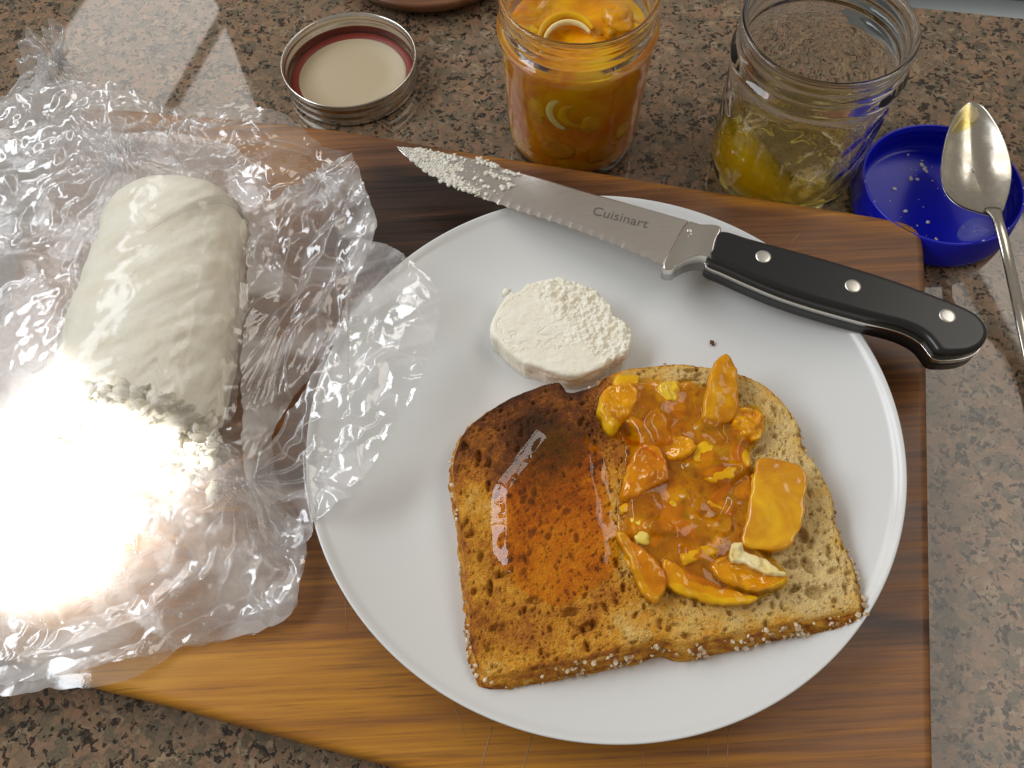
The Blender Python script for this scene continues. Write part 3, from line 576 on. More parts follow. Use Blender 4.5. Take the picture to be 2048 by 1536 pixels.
for k in range(12):
    a, b = k*n, ((k+1) % 12)*n
    F += [[a+i, a+i+1, b+i+1, b+i] for i in range(n-1)]
blade = obj("blade", V, F, BLADE, knife, smooth=False)
def ksolid(name, pts, wz, z0, z1, mat, parent, rnd=.0012, grow=0.0, zfun=None, N=200, Mr=14, side=5, smooth=True, pxplane=True):
    P = ccw(resample(np.array([kl(*p, wz) for p in pts]), N)); P = P+normals2(P)*grow
    def zt(x, y, d):
        k = np.clip(1-d/rnd, 0, 1); zz = np.full_like(x, z1) if zfun is None else zfun(x, y)
        return zz-rnd*(1-np.sqrt(1-k*k*.98))
    V, F = grid_solid(P, zt, lambda x, y: np.full_like(x, z0), 150, 34)
    return obj(name, kw(V), F, mat, parent, smooth=smooth)
def k6(x, y): return (1140+x/2.381, 380+y/2.381)
HO = [k6(*p) for p in [(716, 200), (850, 233), (980, 268), (1200, 328), (1400, 388), (1560, 440), (1700, 492), (1850, 550), (1930, 592), (1972, 640), (1980, 690), (1950, 735), (1880, 762), (1770, 765), (1738, 735), (1700, 690), (1640, 652), (1560, 622), (1430, 590), (1300, 555), (1150, 512), (1000, 462), (860, 405), (740, 352), (664, 318), (676, 285)]]
bol = [(1374, 443), (1400, 451), (1439, 464), (1430, 492), (1421, 522), (1400, 518), (1378, 521), (1358, 530), (1343, 538), (1325, 530), (1345, 490)]
u0 = kl(1350, 487)[0]; u1 = kl(1430, 494)[0]
ksolid("bolster", bol, .003, -.0055, .0058, STEEL, knife, .0010, 0, lambda x, y: .0022+.0040*sstep(u0, u1, x)+.0006*sstep(u0-.004, u0+.001, x))
ksolid("tang", HO, .0066, -.0011, .0011, STEEL, knife, .0002, .0012)
sc1 = ksolid("handle_scale", HO, .0066, .0012, .0072, BLACKPL, knife, .0026, .0009)
sc2 = ksolid("handle_scale", HO, .0066, -.0070, -.0012, BLACKPL, knife, .0004, .0009)
for (px, py) in [k6(921, 316), k6(1348, 456), k6(1798, 598)]:
    c = kl(px, py, .0072); V, F = lathe([(.0, .00025), (.0022, .00025), (.0032, .0001), (.0035, -.0003), (.0035, -.002)], 40); V = V+np.array([c[0], c[1], .0072]); obj("rivet", kw(V), F, RIVET, sc1)
cp = kl(*k6(570, 183), .006); V, F = lathe([(.0, .0002), (.0008, .0002), (.0011, 0.0), (.0012, -.0004)], 24); V = V+np.array([cp[0], cp[1], .0048]); obj("tang_pin", kw(V), F, RIVET, knife)
fc = bpy.data.curves.new("lettering", 'FONT'); fc.body = "Cuisinart"; fc.size = .0085; fc.space_character = 1.02; fc.offset = .00006; fc.extrude = .00001
fo = bpy.data.objects.new("lettering_tmp", fc); C.collection.objects.link(fo); bpy.context.view_layer.update()
me = bpy.data.meshes.new_from_object(fo.evaluated_get(bpy.context.evaluated_depsgraph_get())); bpy.data.objects.remove(fo)
vv = np.array([v.co[:] for v in me.vertices]); vv[:, 0] -= vv[:, 0].min(); tl0, tl1 = kl(1184, 428, .001), kl(1294, 456, .001); sc_ = np.linalg.norm(tl1-tl0)/vv[:, 0].max()
dv = (tl1-tl0)/np.linalg.norm(tl1-tl0); pv = np.array([-dv[1], dv[0]]); loc = tl0+np.outer(vv[:, 0]*sc_, dv)+np.outer(vv[:, 1]*sc_, pv)
W3 = kw(np.c_[loc, np.full(len(loc), .00096)])-np.array(parent_loc(knife))
for v, q in zip(me.vertices, W3): v.co = q
me.name = "lettering"; me.materials.clear(); me.materials.append(INK); lo_ = bpy.data.objects.new("lettering", me); C.collection.objects.link(lo_); lo_.parent = blade
# cheese left on the blade
r = np.random.RandomState(31); pts = []; szs = []
i0 = 6
for k in range(1500):
    t = r.beta(1.0, 2.0)*.42; i = int(t*239); c = r.beta(1.6, 1.0) if t > .12 else r.rand()
    if t > .22 and r.rand() < .55: c = .8+.25*r.rand()
    if t > .20 and c < .7 and fbm(np.array([t*40.]), np.array([c*8.]), 4)[0] < .10: continue
    p = spine[i]*(1-c)+edge2[i]*c; s = (.00025+.0008*r.rand()**3)*np.clip(t*14, .4, 1.15); pts.append([p[0], p[1], .0009+s*.25]); szs.append(s)
for (px, py) in [(962, 322), (970, 326), (978, 328), (985, 331), (990, 334), (958, 320), (1012, 346), (1000, 352), (1015, 360), (1022, 370), (985, 350), (975, 345), (1030, 348), (1007, 376)]:
    q = kl(px, py, .001)
    for _ in range(7): s = .0004+.0008*r.rand(); pts.append([q[0]+r.randn()*.0010, q[1]+r.randn()*.0006, .0009+s*.4]); szs.append(s)
NS, NC = 90, 22; SM = []; i_s = np.linspace(2, 62, NS); cs = np.linspace(.04, 1.0, NC)
for a in i_s:
    p0, p1 = spine[int(a)], edge2[int(a)]; SM += [[*(p0*(1-c)+p1*c), 0] for c in cs]
SM = np.array(SM); uu = np.repeat((i_s-2)/60, NC); cc = np.tile(cs, NS); keep = fbm(SM[:, 0]*170, SM[:, 1]*170, 91, 3)+1.0*cc-1.9*np.clip(uu-.45, 0, 1)+.25
SM[:, 2] = .00085+np.clip(keep, -.3, .8)*.0006+.00045*np.abs(fbm(SM[:, 0]*700, SM[:, 1]*700, 93, 3))*(keep > 0)
Vs = kw(SM); Fs = [[i*NC+j, (i+1)*NC+j, (i+1)*NC+j+1, i*NC+j+1] for i in range(NS-1) for j in range(NC-1)]
V, F = lumps(kw(np.array(pts)), szs, 6, .55); F = F+[[len(V)+i for i in f] for f in Fs]; V = np.concatenate([V, Vs]); o = obj("cheese_residue", V, F, CHEESE); tag(o, "crumbly white cheese smeared on the knife blade tip", "cheese residue", kind="stuff")

# ================================================================== jars
def jar_profile(rb, rm, h):
    o = [(0, .0022), (.6*rb, .0018), (.80*rb, .0004), (.86*rb, 0), (.93*rb, .0006), (.985*rb, .0036), (rb, .0085)]
    zs = np.linspace(.011, h-.026, 26); o += [(rb+(rm-.0008-rb)*(z/(h-.02)), z) for z in zs]
    z = h
    o += [(rm-.0008, z-.0225), (rm-.0001, z-.0205), (rm+.0007, z-.0188), (rm+.0008, z-.0178), (rm, z-.0165), (rm-.0018, z-.0155), (rm-.0024, z-.0140), (rm-.0010, z-.0124), (rm-.0007, z-.0116), (rm-.0014, z-.0106), (rm-.0024, z-.0092), (rm-.0021, z-.0078),
          (rm-.0012, z-.0064), (rm-.0014, z-.0052), (rm-.0020, z-.0042), (rm-.0012, z-.0030), (rm-.0006, z-.0016), (rm-.0008, z-.0005), (rm-.0016, z), (rm-.0028, z-.0001), (rm-.0036, z-.001), (rm-.0042, z-.003)]
    no = len(o)
    zi = np.linspace(z-.006, z-.020, 6); o += [(rm-.0048, zz) for zz in zi]
    o += [(rm-.0044, z-.0235)]; zs2 = np.linspace(h-.028, .011, 14); o += [(rb-.0028+(rm-.0040-rb+.0028)*(zz/(h-.02)), zz) for zz in zs2]
    o += [(rb-.0036, .0075), (rb-.006, .0058), (.7*rb, .0046), (.4*rb, .0042), (0, .0040)]
    return o, no
def jar(name, c, rb, rm, h, label, quilt=.0005):
    prof, no = jar_profile(rb, rm, h); N = 192; th = np.linspace(0, 2*np.pi, N, endpoint=False); V = []
    for k, (r, z) in enumerate(prof):
        rr = np.full(N, r)
        if k < no and .010 < z < h-.024:
            f = min(1, (z-.010)/.006, (h-.024-z)/.006); ph = z/.021; a1 = (th*6/np.pi+ph) % 1; a2 = (th*6/np.pi-ph) % 1
            rid = np.maximum(np.exp(-((a1-.5)/.13)**2), np.exp(-((a2-.5)/.13)**2)); rr = rr+quilt*f*(rid-.5)
        V.append(np.c_[c[0]+rr*np.cos(th), c[1]+rr*np.sin(th), np.full(N, z)])
    o = obj(name, np.concatenate(V), ring_faces(N, len(prof)), GLASS); return tag(o, label, "jar", "glass canning jars")
J1 = np.array([.0400, .3386]); J2 = np.array([.1485, .3105]); R1B, R1M, H1 = .0336, .0378, .092; R2B, R2M, H2 = .0372, .0396, .090
jar("glass_jar", J1, R1B, R1M, H1, "open clear glass jar full of orange marmalade", .0002)
jar("glass_jar", J2, R2B, R2M, H2, "nearly empty clear glass jar with yellow jelly remains, beside the blue lid", .0006)
# marmalade filling of the first jar
fp = []
zs = np.linspace(.0078, H1-.024, 22); ri = lambda z: R1B-.0030+(R1M-.0040-R1B+.0028)*(z/(H1-.02))
prof = [(0, .0050), (.012, .0050), (.022, .0054), (R1B-.0055, .0058), (R1B-.0028, .0072)]+[(ri(z)+.0009, z) for z in zs[1:]]+[(R1M-.0042, H1-.021)]
N = 128; th = np.linspace(0, 2*np.pi, N, endpoint=False); V = [np.c_[J1[0]+r_*np.cos(th), J1[1]+r_*np.sin(th), np.full(N, z)] for r_, z in prof]
for q in np.linspace(.97, 0, 26):
    x = J1[0]+(R1M-.0042)*q*np.cos(th); y = J1[1]+(R1M-.0042)*q*np.sin(th); V.append(np.c_[x, y, H1-.021+.004*(1-q)+.0045*fbm(x*55, y*55, 71, 1)*(1-q**6)])
jm = obj("jar_marmalade", np.concatenate(V), ring_faces(N, len(V)), JARFILL, attrs=dict(thick=np.full(N*len(V), 5.0))); tag(jm, "orange marmalade with citrus slices filling the left glass jar", "marmalade")
def wall_arc(c, rw, thc, zc, rr, a0, a1, wr, hr, name, mat, parent):
    a = np.linspace(a0, a1, 26); t = thc+rr*np.cos(a)/rw; z = zc+rr*np.sin(a)
    path = np.c_[c[0]+rw*np.cos(t), c[1]+rw*np.sin(t), z]; tap = np.sin(np.linspace(.25, math.pi-.25, 26))**.5
    V, F = tube(path, wr*tap, hr*tap, 14, upv=(math.cos(thc), math.sin(thc), 0)); return obj(name, V, F, mat, parent)
rw = R1B-.0009; PALEP = mat_peel('pale_pith', (.84, .66, .16), (.86, .72, .26), (.88, .76, .36))
wall_arc(J1, rw+.0002, rad(-98), .050, .0100, rad(75), rad(255), .0024, .0011, "citrus_slice", PALEP, jm)
wall_arc(J1, rw+.0001, rad(-93), .049, .0066, rad(50), rad(280), .0030, .0012, "citrus_slice", YELLOW, jm)
def wall_chunk(thd, z, st, sz, mat, seed):
    th0 = rad(thd); bm = bmesh.new(); bmesh.ops.create_icosphere(bm, subdivisions=4, radius=1); v = np.array([q.co[:] for q in bm.verts]); F = [[q.index for q in f.verts] for f in bm.faces]; bm.free()
    k = 1+.40*fbm(v[:, 0]*1.7+seed, v[:, 1]*1.7+v[:, 2]*1.5, seed, 3); v = v*(.55+.45*k)[:, None]; t = th0+v[:, 0]*st/rw; r_ = rw+.0003+v[:, 1]*.0008
    return obj("citrus_chunk", np.c_[J1[0]+r_*np.cos(t), J1[1]+r_*np.sin(t), z+v[:, 2]*sz], F, mat, jm)
PALE = mat_peel("pale_lemon_flesh", (.80, .52, .02), (.85, .60, .05), (.88, .68, .14))
wall_chunk(-60, .060, .0055, .010, PALE, 3); wall_chunk(-50, .030, .005, .0045, YELLOW, 9); wall_chunk(-128, .052, .007, .012, YELLOW, 14); wall_chunk(-82, .044, .006, .006, YELLOW, 21); wall_chunk(-110, .024, .009, .006, ORANGE, 27); wall_chunk(-70, .020, .008, .006, ORANGE, 33)
def top_arc(px, py, z, rr, a0, a1, wr, name, mat, tilt=.3):
    c = at(px, py, z); a = np.linspace(a0, a1, 30); path = np.c_[c[0]+rr*np.cos(a), c[1]+rr*np.sin(a), z+tilt*rr*np.sin(a)]
    tap = np.sin(np.linspace(.3, math.pi-.3, 30))**.5; V, F = tube(path, wr*tap, wr*1.3*tap, 14); return obj(name, V, F, mat, jm)
top_arc(1135, 85, .074, .0135, rad(25), rad(175), .0016, "citrus_slice", YELLOW)
top_arc(1138, 92, .074, .0118, rad(30), rad(165), .0012, "citrus_slice", PITH)
def chunk(px, py, z, sx, sy, sz, mat, seed, parent, name="citrus_chunk"):
    c = at(px, py, z); bm = bmesh.new(); bmesh.ops.create_icosphere(bm, subdivisions=4, radius=1); v = np.array([q.co[:] for q in bm.verts]); F = [[q.index for q in f.verts] for f in bm.faces]; bm.free()
    k = 1+.28*fbm(v[:, 0]*1.6+seed, v[:, 1]*1.6+v[:, 2]*1.3, seed, 3); v = v*k[:, None]*np.array([sx, sy, sz])+c; return obj(name, v, F, mat, parent)
chunk(1235, 48, .077, .0085, .0095, .0065, ORANGE, 3, jm); chunk(1262, 66, .075, .0075, .0065, .005, YELLOW, 5, jm); chunk(1060, 75, .071, .008, .006, .005, YELLOW, 9, jm); chunk(1180, 80, .070, .006, .008, .004, ORANGE, 13, jm)
# jelly left in the second jar
RJ = R2B-.0022; N = 128; th = np.linspace(0, 2*np.pi, N, endpoint=False); thl = math.atan2(-.55, -.85)
dth = (th-thl+np.pi) % (2*np.pi)-np.pi; hw = .026+.024*np.exp(-(dth/.70)**2)+.010*np.exp(-((dth-2.2)/.35)**2); V = []; TK = []
for q in (0, .4, .75, .93, 1.0): V.append(np.c_[J2[0]+RJ*q*np.cos(th), J2[1]+RJ*q*np.sin(th), np.full(N, .0052+.003*max(0, q-.8)/.2)]); TK.append(.5+3.6*np.exp(-(dth/.75)**2)*q**3)
for q in np.linspace(1, 0, 40):
    x = J2[0]+(RJ+.0002*q)*q*np.cos(th); y = J2[1]+(RJ+.0002*q)*q*np.sin(th); k = q**22
    V.append(np.c_[x, y, .0075+(hw-.0075)*k+.0006*fbm(x*50, y*50, 15, 1)*(1-k)+.0022*k*fbm(np.cos(th)*6, np.sin(th)*6, 18, 2)]); TK.append(.45+3.4*np.exp(-(dth/.75)**2)*q**4*(1-.8*(q > .985)))  # denser yellow on one side stands in for light refracted through the glass
lj = obj("jelly_remains", np.concatenate(V), ring_faces(N, len(V)), LEMONJELLY, attrs=dict(thick=np.concatenate(TK))); tag(lj, "clear yellow jelly left in the bottom of the nearly empty jar", "jelly")

# ================================================================== upturned canning lid
LC = np.array([-.0824, .3924]); lid = empty("canning_lid", (LC[0], LC[1], 0), "upturned silver canning lid with cream inside lying on the granite", "lid")
o_ = [(.0310, .0), (.0360, .0), (.0372, .0006), (.0377, .002), (.0377, .0055), (.0371, .0066), (.0371, .0076), (.0379, .0088), (.0379, .0104), (.0373, .0114), (.0375, .0128), (.0381, .0140), (.0383, .0150), (.0379, .0156)]
i_ = [(.0374, .0152), (.0368, .0140), (.0365, .0128), (.0371, .0112), (.0370, .0098), (.0362, .0086), (.0362, .0074), (.0367, .0062), (.0368, .0030), (.0362, .0012), (.0310, .0008), (.0310, .0)]
Nn = 240
def knurl(r, z, th): return np.full(len(th), r)+(.00025*np.sin(th*120)*(1 if (.002 < z < .0055 and r > .0372) else 0))
V, F = lathe(o_+i_, Nn, (LC[0], LC[1], 0), knurl); BAND = mat_steel("tinplate_band", (.66, .63, .58), .22); obj("screw_band", V, F, BAND, lid)
V, F = lathe([(0, .0012), (.030, .0012), (.0355, .0013), (.0360, .0018), (.0355, .0023), (.0318, .0023), (.0305, .0030), (.0298, .0030), (.0292, .0026), (.018, .0026), (0, .0027)], 120, (LC[0], LC[1], 0)); dsk = obj("lid_disc", V, F, CREAM, lid)
V, F = lathe([(.0308, .0025), (.0315, .0034), (.0335, .0036), (.0352, .0034), (.0358, .0025)], 120, (LC[0], LC[1], 0)); obj("sealing_ring", V, F, RED, dsk)

# ================================================================== blue lid, spoon
BC = np.array([.2193, .2786]); blid = empty("blue_lid", (BC[0], BC[1], 0), "upturned deep blue plastic lid on the granite under the spoon", "lid")
bpz = [(0, 0), (.032, 0), (.0385, .0004), (.0402, .0018), (.0404, .004), (.0399, .010), (.0391, .0172), (.0387, .0180), (.0380, .0180), (.0376, .0175), (.0375, .0156), (.0368, .0149), (.0373, .0139), (.0375, .0124), (.0368, .0116), (.0373, .0106), (.0376, .0075), (.0374, .0045), (.0360, .0028), (.034, .0024), (0, .0024)]
V, F = lathe(bpz, 200, (BC[0], BC[1], 0)); obj("lid_body", V, F, BLUEPL, blid)
r = np.random.RandomState(3); pts = []; szs = []
for k in range(34):
    a, q = r.rand()*6.28, .034*math.sqrt(r.rand()); pts.append([BC[0]+q*math.cos(a), BC[1]+q*math.sin(a), .0026]); szs.append(.00025+.0011*r.rand()**4)
for px, py in [(1844, 330), (1822, 357), (1789, 377), (1856, 444), (1850, 337), (1835, 358)]: pts.append(at(px, py, .0027)); szs.append(.0012)
for k in range(8): a = r.rand()*6.28; pts.append([BC[0]+.0382*math.cos(a), BC[1]+.0382*math.sin(a), .0182]); szs.append(.0004)
V, F = lumps(pts, szs, 4, .35); o = obj("cheese_specks", V, F, CHEESE); tag(o, "white cheese specks scattered inside the blue lid", "cheese specks", kind="stuff")
WHEY = M("whey"); WHEY = WHEY.done(WHEY.mixs(.14, WHEY.n("BsdfTransparent", {0: (.9, .92, 1)}).outputs[0], WHEY.pbr(color=(.6, .65, .75), rough=.06)))
P = ccw(resample(outline([(1935, 440), (1965, 435), (1990, 450), (1995, 465), (1960, 478), (1925, 480), (1915, 465)], .003), 80)); V, S, F = disk(P, P.mean(0), 12); z = .0026+.0012*(1-S**4); o = obj("whey_puddle", np.c_[V, z], F, WHEY); tag(o, "small wet puddle inside the blue lid below the spoon neck", "puddle")

sp_t = at(1936, 205, .0300); sp_n = at(1993, 432, .0262); su = (sp_n-sp_t)/np.linalg.norm(sp_n-sp_t); swn = np.array([0, 0, 1.0]); swn = swn-su*(swn@su); swn /= np.linalg.norm(swn)
tlt = rad(-6); svn0 = np.cross(swn, su); swn2 = swn*math.cos(tlt)+svn0*math.sin(tlt); svn = np.cross(swn2, su)
spoon = empty("teaspoon", tuple(sp_n), "steel spoon with yellow jelly traces resting across the blue lid", "spoon")
so = [(1936, 204), (1912, 228), (1894, 268), (1884, 318), (1884, 358), (1896, 390), (1922, 412), (1955, 424), (1980, 431), (1994, 436), (2003, 428), (2012, 405), (2020, 375), (2023, 340), (2015, 298), (1998, 258), (1975, 223), (1955, 207)]
lu = np.array([[(at_plane(*p, sp_t, swn2)-sp_t)@su, (at_plane(*p, sp_t, swn2)-sp_t)@svn] for p in so]); P = ccw(resample(lu, 160)); kk = P.mean(0)+np.array([.002, 0])
V, S, F = disk(P, kk, 34); dep = -.0062*(1-S**2.2)**1.15; dep2 = dep-.0009
fs = lambda V, dz: sp_t+V[:, :1]*su+V[:, 1:2]*svn+dz[:, None]*swn2
n0 = len(V); V3 = np.concatenate([fs(V, dep+.0002), fs(V, dep2)]); F2 = F+[[n0+i for i in f[::-1]] for f in F]; lo = n0-160
F2 += [[lo+i, n0+lo+i, n0+lo+(i+1) % 160, lo+(i+1) % 160] for i in range(160)]
SP = M("worn_spoon_steel"); _n = SP.noise(SP.co(), 90.0, 5, .65, .5); SP = SP.done(SP.pbr(color=SP.ramp(_n, [(.35, (.62, .60, .55)), (.55, (.52, .49, .42)), (.7, (.60, .55, .40))]), metal=1.0, rough=SP.gray(_n, .35, .65, .16, .34))); bowl = obj("bowl", V3, F2, SP, spoon)
hp = [at(*p) for p in [(1985, 418, .0262), (1994, 436, .0278), (2003, 465, .0285), (2014, 510, .0255), (2027, 570, .0185), (2041, 635, .0110), (2058, 710, .0058), (2078, 790, .0036), (2100, 880, .0030), (2118, 960, .0034)]]
hp = resample(np.array(hp), 60, closed=False); q = np.linspace(0, 1, 60)
V, F = tube(hp, .0024+.0012*q+.0016*np.exp(-((q)/.04)**2)+.0022*sstep(.5, .9, q), .0013+.0002*q, 20); obj("handle", V, F, SP, spoon)
P = ccw(resample(np.array([[(at_plane(*p, sp_t, swn2)-sp_t)@su, (at_plane(*p, sp_t, swn2)-sp_t)@svn] for p in [(1934, 209), (1914, 235), (1903, 262), (1925, 256), (1945, 246), (1958, 232), (1955, 215)]]), 80))
V, S, F = disk(P, P.mean(0), 14); rr_ = np.r_[0, np.tile(1, 14)]
bs = np.array([np.linalg.norm(v-kk)/max(1e-6, np.linalg.norm(P_-kk)) for v, P_ in zip(V, np.repeat([[0, 0]], len(V), 0))])
def bowl_s(V):
    Pb = ccw(resample(lu, 160)); ab = np.arctan2(Pb[:, 1]-kk[1], Pb[:, 0]-kk[0]); rb = np.linalg.norm(Pb-kk, axis=1); o_ = np.argsort(ab); a = np.arctan2(V[:, 1]-kk[1], V[:, 0]-kk[0])
    return np.clip(np.linalg.norm(V-kk, axis=1)/np.interp(a, ab[o_], rb[o_], period=2*np.pi), 0, 1)
h = .0012*(1-S**3); z = -.0062*(1-bowl_s(V)**2.2)**1.15+.0003+h; o = obj("jelly_smear", fs(V, z), F, LEMONJELLY, attrs=dict(thick=h*1000*.9)); tag(o, "yellow jelly smear at the tip of the spoon bowl", "jelly")

# ================================================================== cheese log and its plastic bag
la = at(372, 415, .046); lb = at(272, 812, .046); ax = (lb-la)[:2]; LL = np.linalg.norm(ax); ax = ax/LL; ay = np.array([-ax[1], ax[0]]); HWD, HHT, LZC = .0345, .026, .0460
def log_uv(x, y): return (x-la[0])*ax[0]+(y-la[1])*ax[1], (x-la[0])*ay[0]+(y-la[1])*ay[1]
def log_w(u): return HWD*(.86+.14*sstep(0, .07, u))
def log_half(u): # taper of the rounded far end
    e = np.clip((u+.008)/.020, 0, 1); return np.sqrt(np.clip(1-(1-e)**2, 0, 1))
def log_top(x, y):
    u, v = log_uv(x, y); k = log_half(u)*(u < LL+.012); q = np.abs(v)/(log_w(u)*np.maximum(k, 1e-3)); ok = (q < 1) & (k > .02)
    return np.where(ok, LZC+HHT*np.maximum(k, .0)**.7*np.clip(1-np.clip(q, 0, 1)**2.3, 0, 1)**(1/2.3), BZ)
NU, NV = 210, 160; us = -.008+(LL+.016)*(1-np.cos(np.linspace(0, np.pi, NU)))/2; th = np.linspace(0, 2*np.pi, NV, endpoint=False); V = []
ends = np.clip((LL+.008-us)/.004, 0, 1)**.35
for k, u in enumerate(us):
    hf = float(log_half(np.array(u)))*max(ends[k], .05); cth, sth = np.cos(th), np.sin(th); e = 2/2.3
    lx = np.sign(cth)*np.abs(cth)**e; lz = np.sign(sth)*np.abs(sth)**e
    a = u*60; nz = 1+.06*fbm(a*.8+cth*1.5, sth*1.5+cth*.7, 101, 3)+.016*fbm(u*130+cth*3.2, sth*3.6+u*20, 105, 3)-.014*np.abs(fbm(u*110+cth*5, sth*6+cth*3, 107, 3))-.008*np.exp(-(np.abs(fbm(a*1.1+cth*1.3+3, sth*2.2, 108, 3))/.035)**2)*(.45 if .02 < u < LL-.01 else .2)
    ue = u+(.006*fbm(cth*3.2, sth*3.2+3.3, 110, 4)*sstep(LL-.025, LL-.005, u))
    v_ = float(log_w(np.array(u)))*hf*lx*nz; z_ = LZC+HHT*max(hf, .0)**.8*lz*nz
    V.append(np.c_[la[0]+ax[0]*ue+ay[0]*v_, la[1]+ax[1]*ue+ay[1]*v_, np.maximum(z_, BZ+.0012)])
V = np.concatenate(V+[np.array([[*(la[:2]+ax*us[0]), LZC]]), np.array([[*(la[:2]+ax*us[-1]), LZC]])]); F = ring_faces(NV, NU); i = np.arange(NV); n = NU*NV
F += np.stack([np.full(NV, n), (i+1) % NV, i], 1).tolist()+np.stack([np.full(NV, n+1), n-NV+i, n-NV+(i+1) % NV], 1).tolist()
F = [f[::-1] for f in F]
o = obj("cheese_log", V, F, CHEESE); tag(o, "thick white goat cheese log wrapped in the clear plastic bag", "cheese")

bag = empty("plastic_bag", (-.12, .2, BZ), "crumpled clear plastic bag around the cheese log, spilling over the plate rim", "plastic bag")
def support(x, y, usepl=True, uselog=True):
    s = np.where(inside(bw, x, y), BZ, 0.0)
    if usepl:
        rr = np.hypot(x-PC[0], y-PC[1]); s = np.where(rr < PR+.001, np.maximum(s, np.where(rr < PR-.0005, np.maximum(plate_top(rr), BZ+.0045), BZ+.0175)), s)
    if uselog: s = np.maximum(s, log_top(x, y))
    return s
def film(name, pts, ker, seed, lam, amp, haze, N=420, Mr=150, fine=.25, radial=None, uselog=True, usepl=True, jag=.0012, base=.0008, creasew=.24, left=0.0, aniso=(0, 1)):
    P3 = np.array([[*at(p[0], p[1], p[2])[:2], p[2]] for p in pts]); P3 = resample(P3, N); P2 = P3[:, :2]
    nn_ = normals2(P2); P3[:, :2] += nn_*(jag*fbm(P2[:, 0]*110, P2[:, 1]*110, seed+3, 3))[:, None]
    k3 = np.array([*at(ker[0], ker[1], ker[2])[:2], ker[2]]); V, S, F = disk(P3, k3, Mr); x, y, z = V[:, 0], V[:, 1], V[:, 2].copy()
    sp_ = support(x, y, usepl, uselog)
    onlog = sstep(.03, .05, log_top(x, y)) if uselog else 0*x
    ca, sa = math.cos(rad(aniso[0])), math.sin(rad(aniso[0])); xr, yr = (x*ca+y*sa)*aniso[1], -x*sa+y*ca      # folds run long in one direction
    c1, r1 = crumple(xr, yr, seed, lam, amp); c2, r2 = crumple(xr, yr, seed+5, lam*.38, amp*fine); c3, r3 = crumple(x, y, seed+9, lam*.16, amp*fine*.22)
    patch = sstep(-.1, .5, fbm(x*28, y*28, seed+21, 2))           # some areas are finely crinkled, others lie smooth
    c = c1+c2*(.15+.85*patch)+c3*patch*.7; cr = np.maximum(r1, r2*patch*.7)
    if radial:
        for (gx, gy, gz, kf, ra, rl) in radial:
            g = at(gx, gy, gz); a = np.arctan2(y-g[1], x-g[0]); rr = np.hypot(x-g[0], y-g[1]); t = a*kf/np.pi+1.1*fbm(x*38, y*38, seed+33, 3)
            tri = np.abs((t % 1)*2-1); env = np.exp(-rr/rl)*sstep(0, .006, rr)
            c = c+ra*(tri-.5)*env; cr = np.maximum(cr, np.exp(-(np.minimum(tri, 1-tri)/.10)**2)*env)
    z = z+c*(1-.88*onlog)
    # the film rests on what is under it
    lowr = sp_+base+.0022*onlog; z = np.maximum(z, lowr+.0002*np.abs(noise(x*120, y*120, seed+2))+onlog*(.0007*fbm(x*45, y*70, seed+71, 2)+.0010))
    streak = sstep(-.15, .65, fbm(x*22+y*9, y*60-x*12, seed+41, 3)); hz = haze*(.45+1.3*streak)*(1-.75*onlog)+creasew*cr*(1-.8*onlog)+left*sstep(-.09, -.17, x+.25*(.25-y))*(1-onlog)+.10*patch*haze/.1*.3  # left: whiter haze, partly milky film, partly painted to whiten the sunlit patch
    return obj(name, np.c_[x, y, z], F, FILM, bag, attrs=dict(haze=np.clip(hz, 0, .8), cling=onlog))
film("lower_film", [(-110, 310, .022), (60, 262, .02), (200, 262, .024), (480, 300, .024), (560, 500, .024), (545, 900, .024), (612, 1070, .024), (600, 1150, .024), (582, 1230, .023), (530, 1262, .022), (440, 1280, .022), (370, 1290, .022), (260, 1362, .022), (180, 1376, .021), (90, 1384, .018), (0, 1392, .012), (-140, 1400, .008), (-150, 800, .012)], (250, 850, .020), 301, .040, .0034, .28, uselog=False, fine=.14, left=.25, aniso=(-10, .5))
film("upper_film", [(-140, 225, .028), (0, 212, .036), (110, 160, .044), (200, 165, .046), (262, 178, .046), (335, 214, .040), (440, 205, .036), (540, 212, .036), (592, 246, .034), (645, 292, .034), (705, 316, .036), (640, 400, .032), (540, 440, .034), (500, 470, .046), (493, 600, .046), (475, 780, .044), (432, 872, .046), (330, 862, .052), (100, 850, .046), (-140, 830, .028)], (300, 520, .062), 311, .040, .0080, .05, fine=.16, aniso=(8, .42), left=.26, radial=[(255, 335, .05, 11, .007, .05), (350, 245, .045, 7, .005, .05)], Mr=190, N=560)
film("side_film", [(497, 450, .050), (535, 402, .042), (640, 332, .043), (702, 310, .046), (736, 395, .046), (752, 440, .044), (743, 500, .042), (700, 600, .041), (688, 650, .041), (640, 705, .041), (580, 800, .037), (522, 915, .032), (496, 970, .030), (488, 880, .036), (486, 700, .045)], (595, 590, .040), 321, .026, .0075, .44, fine=.30, aniso=(65, .5), radial=[(640, 345, .045, 7, .004, .03)])
film("plate_film", [(700, 482, .030), (765, 482, .036), (820, 522, .044), (868, 572, .046), (881, 612, .046), (866, 700, .046), (820, 800, .046), (742, 928, .043), (702, 982, .043), (634, 1034, .038), (612, 1082, .030), (560, 1090, .025), (500, 1010, .030), (532, 900, .037), (600, 790, .043), (660, 700, .043), (690, 600, .038)], (700, 800, .046), 331, .048, .0038, .38, fine=.05, aniso=(75, .45), radial=[(495, 965, .035, 9, .004, .05)])
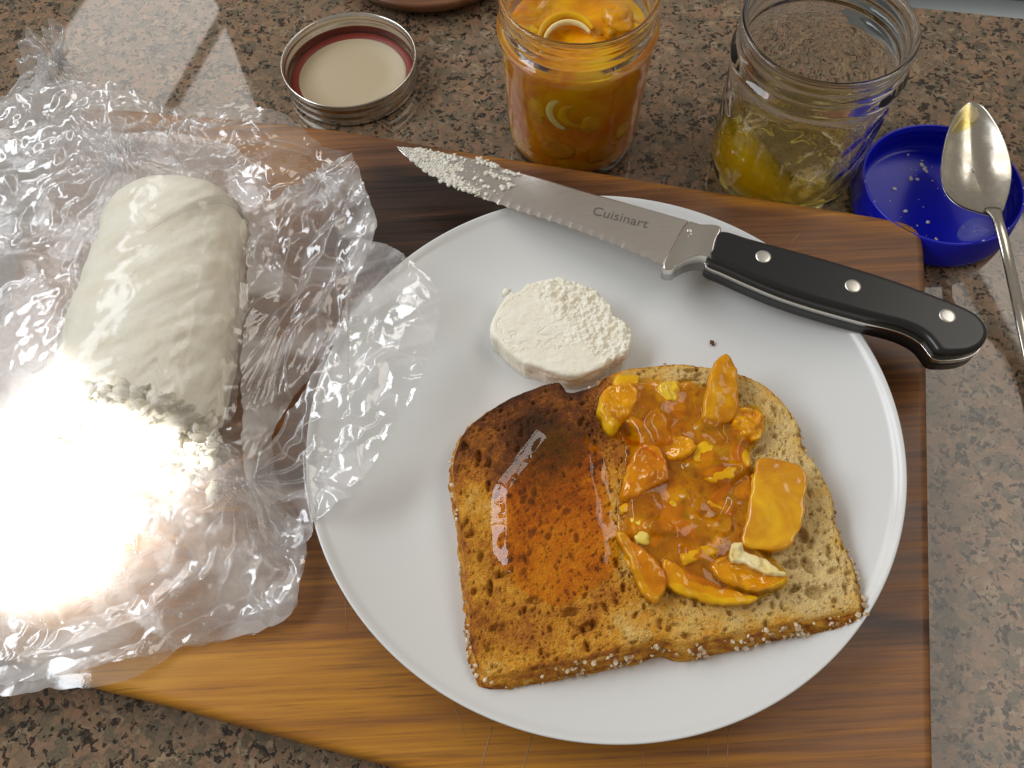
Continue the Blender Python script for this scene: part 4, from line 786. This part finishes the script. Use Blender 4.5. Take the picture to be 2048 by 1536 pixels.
film("front_film", [(-140, 850, .030), (60, 850, .036), (200, 835, .046), (420, 868, .044), (478, 900, .036), (498, 962, .035), (545, 1000, .031), (610, 1066, .028), (604, 1150, .026), (580, 1226, .025), (440, 1276, .024), (330, 1300, .024), (200, 1335, .023), (0, 1365, .020), (-140, 1370, .018)], (240, 1060, .034), 341, .038, .0085, .28, fine=.12, aniso=(18, .42), left=.30, radial=[(495, 965, .035, 9, .007, .05)], Mr=170)
film("twisted_tail", [(-10, 220, .030), (30, 165, .036), (42, 110, .046), (52, 70, .054), (85, 62, .056), (122, 44, .058), (132, 92, .054), (126, 112, .050), (185, 165, .040), (255, 232, .036), (190, 285, .030), (50, 290, .030)], (105, 150, .046), 351, .016, .0050, .30, fine=.3, radial=[(100, 120, .05, 9, .010, .03)], N=300, Mr=90, usepl=False)
r = np.random.RandomState(23); pts = []; szs = []
for k in range(700):
    px, py = 60+r.rand()*370, 835+abs(r.randn())*75; zz = BZ+.003+max(0, .045-abs(r.randn())*.02-(py-835)*.00035)*r.rand(); pts.append(at(px, py, zz)); szs.append(.0009+.0032*r.rand()**2)
for k in range(420):
    a_ = r.rand()*6.28; q_ = math.sqrt(r.rand()); e2 = la[:2]+ax*(LL+.003+.006*r.rand())+ay*(HWD*.97*q_*math.cos(a_)); pts.append([e2[0], e2[1], max(BZ+.002, LZC+HHT*.95*q_*math.sin(a_))]); szs.append(.0012+.0030*r.rand()**2)
V, F = lumps(pts, szs, 14, .8); o = obj("crumbled_cheese", V, F, CHEESE); tag(o, "crumbled white cheese fallen from the sunlit cut end of the log", "cheese crumbs", kind="stuff")
# cheese crumbs caught in the bag; some of these white bits stand for glints
r = np.random.RandomState(77); pts = []; szs = []
for k in range(330):
    px, py = (r.rand()*420-10, 230+r.rand()*330) if r.rand() < .35 else (r.rand()*600, 1120+r.rand()*240)
    if r.rand() < .25: px, py = 180+r.rand()*480, 880+r.rand()*300
    if py > 1335-max(0, px-200)*.28 or px > 585: continue
    p = at(px, py, .030); z = float(support(np.array([p[0]]), np.array([p[1]]))[0]); 
    if z > .04: continue
    pts.append(at(px, py, z+.003)); szs.append(.0002+.0010*r.rand()**4)
V, F = lumps(pts, szs, 9, .5); o = obj("crumbs_and_glints", V, F, CHEESE); tag(o, "small white cheese crumbs and modelled glints scattered inside the plastic bag", "cheese crumbs", kind="stuff")
sun_patch(at(150, 945, .032), (-.90, -.80, .95), .049, 480.0)
